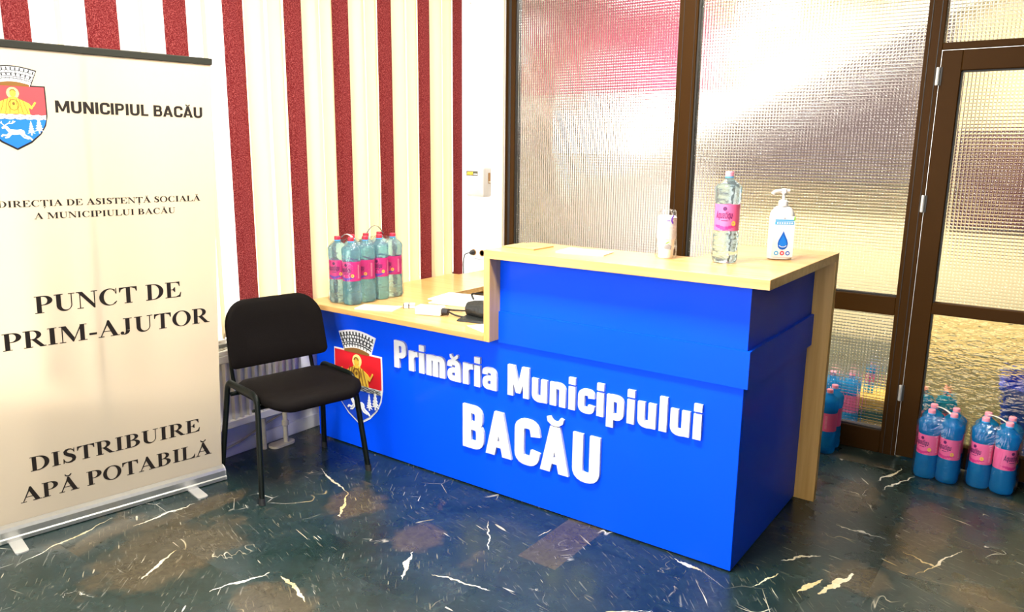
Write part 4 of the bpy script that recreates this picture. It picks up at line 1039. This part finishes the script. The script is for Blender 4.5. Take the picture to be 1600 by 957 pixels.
# low worktop
WZ = 0.738
t, o, c = flat_sheet('leaflet', 'white leaflet with dark edge lying in front of the water pack', 'leaflet', [(-1.905, -0.045), (-1.722, 0.030), (-1.762, 0.140), (-1.945, 0.055)], WZ, 0.005, M_PAPER)
on_top('printed_lines', [[(-0.07, -0.02), (-0.02, 0.0), (-0.022, 0.004), (-0.072, -0.016)], [(0.0, 0.012), (0.06, 0.036), (0.058, 0.040), (-0.002, 0.016)]], M_GREYP, t, 0.005)
on_top('red_stripe', [[(-0.09, -0.002), (0.02, 0.048), (0.018, 0.052), (-0.092, 0.002)]], M_RED, t, 0.005)
sb = thing('small_box', 'tiny white box with black edges beside the leaflet on the low worktop', 'box', (-1.725, 0.150, WZ), math.radians(40))
mesh_obj('box_body', box(-0.028, 0.028, -0.018, 0.018, 0, 0.022, 0.002), M_PLAST, sb)
b = bmesh.new(); add_box(b, -0.029, 0.029, -0.019, 0.019, 0.017, 0.0185); add_box(b, -0.004, 0.0, -0.0195, 0.0195, 0.0, 0.0225); add_box(b, -0.0285, -0.026, -0.0185, 0.0185, 0.0, 0.0225)
mesh_obj('black_band', b, M_BLACK, sb)
ps = thing('power_strip', 'white extension socket block with a black plug on the low worktop', 'power strip', (-1.535, 0.105, WZ), math.radians(20))
mesh_obj('socket_block', box(-0.075, 0.055, -0.035, 0.035, 0, 0.040, 0.006, 3), M_PLAST, ps)
mesh_obj('plug', tube([(0.055, -0.012, 0.02), (0.085, -0.012, 0.02)], 0.016, 0.016, 16), M_BLACK, ps)
for q in (-0.04, 0.005): mesh_obj('socket_well', lathe([(0.017, 0.0398), (0.018, 0.0412), (0.016, 0.0412), (0.014, 0.0402)], 18).copy() if False else lathe([(0.017, 0.0398), (0.018, 0.0412), (0.014, 0.0412)], 18), M_CREAMP, ps).location = (q, 0, 0)
cb = tag(mesh_obj('black_cable', tube(round_path([(-1.455, 0.127, WZ+0.02), (-1.40, 0.125, WZ+0.006), (-1.33, 0.15, WZ+0.006), (-1.29, 0.20, WZ+0.02)], 0.05), 0.0042), M_BLACK), 'black cable running from the plug of the white socket block into the black pouch', 'cable')
cb = tag(mesh_obj('black_cable', tube(round_path([(-1.62, 0.205, WZ+0.005), (-1.52, 0.215, WZ+0.006), (-1.42, 0.235, WZ+0.010), (-1.30, 0.27, WZ+0.03)], 0.05), 0.0055, 0.004), M_BLACK), 'thicker black cable lying behind the white socket block', 'cable')
# pouch: a crumpled roll of black nylon
pch = thing('black_pouch', 'rolled black nylon pouch lying against the oak leg on the low worktop', 'pouch', (-1.235, 0.165, WZ), math.radians(12))
rings = []; rr = random.Random(5)
for i in range(9):
    u = -0.11+0.22*i/8; r = 0.045*(0.75+0.25*math.sin(PI*i/8))
    rings.append([(u, r*(1.15+0.12*math.sin(3*a+i))*math.cos(a), 0.048+r*(0.95+0.10*math.sin(4*a+i*1.3))*math.sin(a)) for a in [2*PI*k/20 for k in range(20)]])
o = mesh_obj('pouch_roll', loft([[(x, y, max(z, 0.001)) for x, y, z in r] for r in rings]), M_BAG, pch); smooth_angle(o, 50)
o = mesh_obj('pouch_flap', loft([[(-0.135, -0.075, 0.001), (0.10, -0.075, 0.001), (0.10, 0.0, 0.001), (-0.105, 0.0, 0.001)], [(-0.13, -0.07, 0.010), (0.10, -0.07, 0.012), (0.10, 0.0, 0.03), (-0.10, 0.0, 0.03)]]), M_BAG, pch)
mesh_obj('strap', tube(round_path([(-0.10, 0.03, 0.085), (-0.12, 0.04, 0.11), (-0.06, 0.04, 0.115), (-0.02, 0.03, 0.10)], 0.02), 0.006, 0.002), M_BAG, pch)
# stack of sheets
stk = thing('paper_stack', 'loose stack of white sheets lying on the low worktop behind the cables', 'paper', (-1.60, 0.42, WZ), math.radians(12))
for k, (a, dx_, dy_) in enumerate(((0.0, 0, 0), (0.06, 0.012, 0.006), (-0.05, -0.01, 0.012))):
    o = mesh_obj('sheet_bundle', box(-0.15, 0.15, -0.105, 0.105, 0.0005+0.007*k, 0.007*(k+1), 0.001), M_PAPER, stk); o.rotation_euler = (0, 0, a); o.location = (dx_, dy_, 0)
t, o, c = flat_sheet('paper_sheet', 'white sheet with a teal mark by the foot of the oak leg', 'paper', [(-1.255, 0.020), (-1.10, -0.045), (-1.095, 0.06), (-1.215, 0.095)], WZ, 0.002, M_PAPER)
on_top('teal_mark', [disc(0.03, 0.0, 0.022, 0.012)], M_TEAL, t, 0.002)

# ------------------------------------------------------------------ on the white wall strip
pb = thing('wall_box', 'white wall mounted control box with a yellow and black sticker on the white wall strip', 'wall box', (-2.386, YJ, 1.296), -PI/2)
rings = []
for x, k in ((0.0, 0.002), (0.004, 0.0), (0.060, 0.0), (0.078, 0.004), (0.085, 0.014)):
    rings.append([(x, a, b_) for a, b_ in rrect(0.154-2*k, 0.195-2*k, 0.012, 4)])
o = mesh_obj('box_body', loft(rings), M_BOXP, pb); smooth_angle(o, 40)
wp = lambda x, y, d: (0.0852+d, x, y)
st_ = deco('sticker', [rect(-0.068, 0.040, 0.030, 0.070)], M_STICK, pb, place=wp)
bm = fit_text('APA', UBU, -0.084, -0.03, 0.049, 0.019, lambda x, y, d: wp(x, y, 0.0006+d), 0.0003) if False else bmesh.new()
for j in range(4): add_glyph(bm, [[(-0.063+0.013*j, 0.045), (-0.053+0.013*j, 0.045), (-0.049+0.013*j, 0.065), (-0.059+0.013*j, 0.065)]], lambda x, y, d: wp(x, y, 0.0006+d), 0.0003)
mesh_obj('yellow_lettering', bm, M_YEL, st_)
deco('white_lettering', [rect(-0.006, 0.047, 0.026, 0.053)], M_PAPER, st_, place=wp, lv=0.0006)
deco('screw', [disc(-0.015, 0.085, 0.004)], M_SCREW, pb, place=wp)
mesh_obj('cable', tube(round_path([(0.03, 0.077, 0.0), (0.03, 0.11, 0.0), (0.012, 0.14, 0.03), (0.006, 0.17, 0.035)], 0.03), 0.003), M_CREAMP, pb)
mesh_obj('cable_gland', box(0.014, 0.034, 0.0765, 0.081, -0.01, 0.06, 0.002), M_BROWN, pb)
so = thing('wall_socket', 'cream double wall socket on the white wall strip above the worktop', 'socket', (-2.41, YJ, 0.812), -PI/2)
mesh_obj('face_plate', box(0.0, 0.012, -0.078, 0.075, -0.036, 0.036, 0.004, 2), M_CREAMP, so)
for y in (-0.04, 0.036):
    b = lathe([(0.022, 0.0), (0.022, 0.004), (0.018, 0.004), (0.017, -0.004), (0.002, -0.004)], 22)
    o = mesh_obj('socket_ring', b, M_BROWN, so); o.rotation_euler = (0, PI/2, 0); o.location = (0.012, y, 0)
pg = thing('plug_cord', 'black plug and cord hanging from the cream wall socket', 'plug', (-2.45, YJ-0.014, 0.812), -PI/2)
b = lathe([(0.0155, 0.0), (0.018, 0.004), (0.017, 0.022), (0.010, 0.036), (0.006, 0.04)], 18); o = mesh_obj('plug_body', b, M_BLACK, pg); o.rotation_euler = (0, PI/2, 0); smooth_angle(o, 40)
mesh_obj('cord', tube(round_path([(0.038, -0.002, 0), (0.045, -0.04, -0.01), (0.02, -0.075, -0.07), (0.008, -0.082, -0.19)], 0.03), 0.0042), M_BLACK, pg)
nt = thing('notice_sheet', 'white sheet with faint writing taped below the socket on the wall strip', 'notice', (-2.40, YJ, 0.715), -PI/2)
mesh_obj('sheet', box(0.0005, 0.002, -0.075, 0.10, -0.03, 0.05), M_PAPER, nt)
b = bmesh.new()
for k in range(4): add_glyph(b, [rect(-0.05, 0.03-0.014*k, 0.05-0.012*(k % 2), 0.033-0.014*k)], lambda x, y, d: (0.002+d, x, y), 0.0003)
mesh_obj('faint_writing', b, M_LABELL, nt)
mesh_obj('tape_strip', box(0.001, 0.003, -0.05, 0.10, 0.047, 0.053), M_GREYP, nt)

# ------------------------------------------------------------------ vertical blinds
XB = -2.30
blind = thing('vertical_blind', 'vertical blind of wine red and cream fabric slats across the window', 'blind', (XB, 0, 0))
def slat(y, width, ang, red, z0=0.63, z1=2.56):
    b = bmesh.new(); N = 8; rows = []
    for z in (z0, z1):
        rows.append([b.verts.new((0.010*(1-(2*i/N-1)**2), width*(i/N-0.5), z)) for i in range(N+1)])
    for i in range(N): b.faces.new((rows[0][i], rows[0][i+1], rows[1][i+1], rows[1][i]))
    mt = M_BLINDR if red else M_BLINDC
    o = mesh_obj('slat', b, mt, blind, smooth=True); o.location = (0, y, 0); o.rotation_euler = (0, 0, ang)
    o['label'] = 'wine red slat' if red else 'cream slat'
    mesh_obj('bottom_weight', box(0.004, 0.007, -width*0.30, width*0.30, z0-0.004, z0+0.022), mt, o)
    mesh_obj('hanger', box(0.003, 0.008, -0.012, 0.012, z1-0.01, z1+0.03), M_PLAST, o)
def turn(y, w):      # how far a 127 mm slat is turned when it shows the width w along the window
    q = (y+2.51)/3.13
    return math.acos(min(1.0, w/0.127/math.hypot(1, q))) - math.atan(q)
reds = [(-0.352, 0.106), (-0.016, 0.120), (0.283, 0.126), (0.590, 0.108), (0.907, 0.110), (1.203, 0.090)]
for y, w in reds: slat(y, 0.127, turn(y, w), True)
for k in range(5):
    y0, y1 = reds[k][0], reds[k+1][0]; g = (y1-y0)/3
    slat(y0+g, 0.127, turn(y0+g, 0.108), False); slat(y0+2*g, 0.127, turn(y0+2*g, 0.082), False)
for y, w in ((-1.242, 0.092), (-0.936, 0.124), (-0.630, 0.104)): slat(y, 0.127, turn(y, w), True)
for y in (-1.10, -0.78, -0.50): slat(y, 0.127, turn(y, 0.02), False)
mesh_obj('head_rail', box(-0.02, 0.025, -1.6, 1.26, 2.59, 2.62, 0.003), M_PLAST, blind)
mesh_obj('rail_end', box(-0.022, 0.027, 1.26, 1.27, 2.588, 2.622, 0.002), M_PLAST, blind)

# ------------------------------------------------------------------ radiator, pipes
rad = thing('radiator', 'cream panel radiator on the wall behind the chair', 'radiator', (-2.31, 0, 0))
Y0, Y1 = -1.35, -0.065
bm = bmesh.new()
n_ = int((Y1-Y0)/0.04)
pts = []
for k in range(n_+1):
    y = Y0+(Y1-Y0)*k/n_
    pts += [(0.0, y-0.011), (0.016, y-0.005), (0.016, y+0.005), (0.0, y+0.011)]
out = [p for p in pts if Y0 <= p[1] <= Y1]
outline = [(0.0, Y0)] + out + [(0.0, Y1), (-0.045, Y1), (-0.045, Y0)]
seen = []
for p in outline:
    if not seen or (Vector(p)-Vector(seen[-1])).length > 1e-5: seen.append(p)
add_prism(bm, seen, lambda p: (p[0], p[1], 0.21), lambda p: (p[0], p[1], 0.50))
mesh_obj('front_panel', bm, M_RADI, rad)
bm = bmesh.new(); add_box(bm, -0.045, 0.018, Y0, Y1, 0.17, 0.212, 0.005); add_box(bm, -0.045, 0.018, Y0, Y1, 0.498, 0.54, 0.005)
mesh_obj('header', bm, M_RADI, rad)
bm = bmesh.new()
for k in range(70): add_box(bm, -0.04, 0.014, Y0+0.01+k*0.018, Y0+0.016+k*0.018, 0.54, 0.556)
add_box(bm, -0.045, -0.041, Y0, Y1, 0.54, 0.56); add_box(bm, 0.014, 0.018, Y0, Y1, 0.54, 0.56)
mesh_obj('top_grille', bm, M_RADI, rad)
for z in (0.24, 0.47): mesh_obj('wall_bracket', box(-0.07, -0.045, -0.3, -0.26, z, z+0.03), M_RADI, rad)
pp = thing('heating_pipe', 'worn cream heating pipes rising from floor flanges below the radiator end', 'pipe', (-2.29, -0.19, 0))
mesh_obj('supply_pipe', tube([(0, 0, 0.0), (0, 0, 0.175)], 0.012), M_RUST, pp)
mesh_obj('return_pipe', tube([(-0.03, -0.11, 0.0), (-0.03, -0.11, 0.17)], 0.012), M_RUST, pp)
mesh_obj('floor_flange', prism_z([(x-0.01, y-0.02) for x, y in rrect(0.07, 0.14, 0.03, 5)], 0.0, 0.012), M_RUST, pp)
mesh_obj('valve', lathe([(0.013, 0.10), (0.018, 0.105), (0.018, 0.125), (0.013, 0.13)], 14), M_RUST, pp)
tag(mesh_obj('wall_cable', tube(round_path([(-2.362, -0.75, 0.045), (-2.362, -0.45, 0.05), (-2.34, -0.25, 0.13), (-2.355, 0.0, 0.17), (-2.362, 0.3, 0.17)], 0.06), 0.006), M_RUST), 'grey cable running along the foot of the white wall under the radiator', 'cable')

# ------------------------------------------------------------------ outside and the room behind
bld = thing('apartment_building', 'pale building across the street seen between the blinds', 'building', (-14, 0, 0))
mesh_obj('facade', box(-3, 0, -9, 16, -0.5, 9.0), M_OUTW, bld)
for i in range(9):
    for z in (2.4, 5.4):
        f = mesh_obj('window', box(-0.02, 0.06, -8+2.6*i, -6.8+2.6*i, z, z+1.5), M_WHITE, bld)
        mesh_obj('pane', box(0.03, 0.07, -7.92+2.6*i, -6.88+2.6*i, z+0.08, z+1.42), M_OUTG, f)
mesh_obj('ledge', box(0.0, 0.25, -9, 16, 4.5, 4.7), M_OUTW, bld)
struct(mesh_obj('ground', box(-30, -2.74, -20, 30, -0.6, -0.5), M_ASPH))

for k, (x0, x1, z0, z1) in enumerate(((-3.56, -3.38, 1.49, 1.91), (-3.22, -2.53, 1.80, 2.08), (-2.30, -2.09, 2.16, 2.50), (-1.95, -1.69, 2.33, 2.57), (-1.69, -1.26, 2.58, 2.80))):
    w = bpy.data.objects.new('window_%d' % (k+5), None); COL.objects.link(w); struct(w, 'bright window in the far wall of the room behind the glass')
    mesh_obj('lit_pane', box(x0, x1, YH-0.012, YH-0.004, z0, z1), M_LIT, w)
    b = bmesh.new()
    for a in (x0-0.02, x1): add_box(b, a, a+0.02, YH-0.03, YH, z0-0.02, z1+0.02)
    for a in (z0-0.02, z1): add_box(b, x0, x1, YH-0.03, YH, a, a+0.02)
    mesh_obj('window_frame', b, M_HALLW, w)
ps_ = thing('wall_poster', 'large rose red hanging on the far wall behind the left glass bay', 'wall hanging', (-3.1, YH-0.03, 2.7))
mesh_obj('hanging_cloth', box(-1.05, 0.95, 0, 0.02, -0.62, 0.5), M_POSTER, ps_); mesh_obj('hanging_rod', tube([(-1.07, 0.01, 0.5), (0.82, 0.01, 0.5)], 0.012), M_HALLP, ps_)
stn = thing('stair_flank', 'white sloping stair side in the room behind the glass', 'stair', (0, YH-0.25, 0))
b = bmesh.new(); add_prism(b, [(-2.5, 1.40), (0.45, 2.70), (0.45, 2.94), (0.36, 2.94), (-2.5, 1.70)], lambda p: (p[0], 0.0, p[1]), lambda p: (p[0], 0.12, p[1])); mesh_obj('stringer', b, M_HALLW, stn)
b = bmesh.new(); add_prism(b, [(-1.85, 1.30), (-1.85, 1.66), (0.0, 2.48), (0.0, 1.30)], lambda p: (p[0], 0.02, p[1]), lambda p: (p[0], 0.10, p[1])); mesh_obj('under_stair_shade', b, M_HALLP, stn)  # dark mauve sheet: shade below the stringer put into colour
mb = thing('notice_board', 'maroon board on the far wall behind the door glass', 'board', (0.55, YH-0.02, 1.3))
mesh_obj('board_face', box(-0.42, 0.6, -0.02, 0.02, -0.32, 0.35), M_MAROON, mb); mesh_obj('board_frame', box(-0.45, 0.63, 0.0, 0.021, -0.35, 0.38), M_HALLP, mb)
for k, (x, y) in enumerate(((0.35, 1.76), (0.45, 1.80), (-0.10, 1.76), (-0.01, 1.78), (0.30, 1.86))):
    bottle('deep', x, y, 0, 0.5+k, ('first', 'second', 'third', 'fourth', 'fifth')[k] + ' water bottle standing behind the partition glass, seen blurred', 'water bottles behind the glass')
ct = thing('carton', 'yellow and green cardboard carton behind the lower reeded pane', 'carton', (0.10, 1.92, 0), 0.05)
mesh_obj('carton_body', box(-0.11, 0.11, -0.1, 0.1, 0, 0.20, 0.003), M_CARTON, ct); mesh_obj('green_stripe', box(-0.111, 0.111, -0.101, 0.101, 0.07, 0.13), M_CARTG, ct)
bottle('deep', 0.06, 1.92, 0.20, 0.3, 'water bottle on top of the yellow carton behind the glass', 'water bottles behind the glass', s=0.5)
bn = thing('blue_bin', 'bright blue plastic bin behind the hammered door glass', 'bin', (0.84, 1.96, 0))
rings = [[(x*k, y*k, h) for x, y in rrect(0.34, 0.30, 0.05, 5)] for k, h in ((0.80, 0.0), (0.82, 0.01), (0.98, 0.36), (1.04, 0.365), (1.04, 0.38), (0.96, 0.38), (0.80, 0.03))]
o = mesh_obj('bin_body', loft(rings), M_BIN, bn); smooth_angle(o, 40)
mesh_obj('bin_rim', loft([[(x*k, y*k, h) for x, y in rrect(0.35, 0.31, 0.05, 5)] for k, h in ((1.03, 0.37), (1.05, 0.375), (1.05, 0.39), (1.0, 0.392))], cap=False), M_BIN, bn)

# unseen fill lights added: two in the front room, two behind the glass
def fill_light_unit(x, y, z, w, d, power, label, col=(1.0, 0.95, 0.84)):
    t = thing('fill_light', label, 'ceiling light', (x, y, z))
    mesh_obj('frame', box(-w/2-0.02, w/2+0.02, -d/2-0.02, d/2+0.02, -0.03, 0.0), M_WHITE, t)
    mesh_obj('diffuser', box(-w/2, w/2, -d/2, d/2, -0.034, -0.029), M_FILL, t)
    l = area_lamp('fill_light_source', (x, y, z-0.05), (0, 0, 0), w, d, power, col); 
    return t
fill_light_unit(-1.6, 2.6, ZC, 1.2, 0.5, 110, 'added fill light behind the left glass bay', (1.0, 0.97, 0.95))
fill_light_unit(0.4, 2.6, ZC, 1.2, 0.5, 85, 'added fill light behind the partition door')
fill_light_unit(-1.1, 0.75, ZC, 1.2, 0.4, 35, 'added fill light above the worktop side of the desk')
fill_light_unit(-0.65, -0.9, ZC, 1.0, 0.4, 140, 'added fill light above the space in front of the desk')

# labels for spare prototypes are already set; nothing may stay unlabelled
for o in list(S.objects):
    if o.parent is None and o.type in ('MESH', 'EMPTY') and 'kind' not in o and not o.get('label'):
        print('UNLABELLED', o.name)
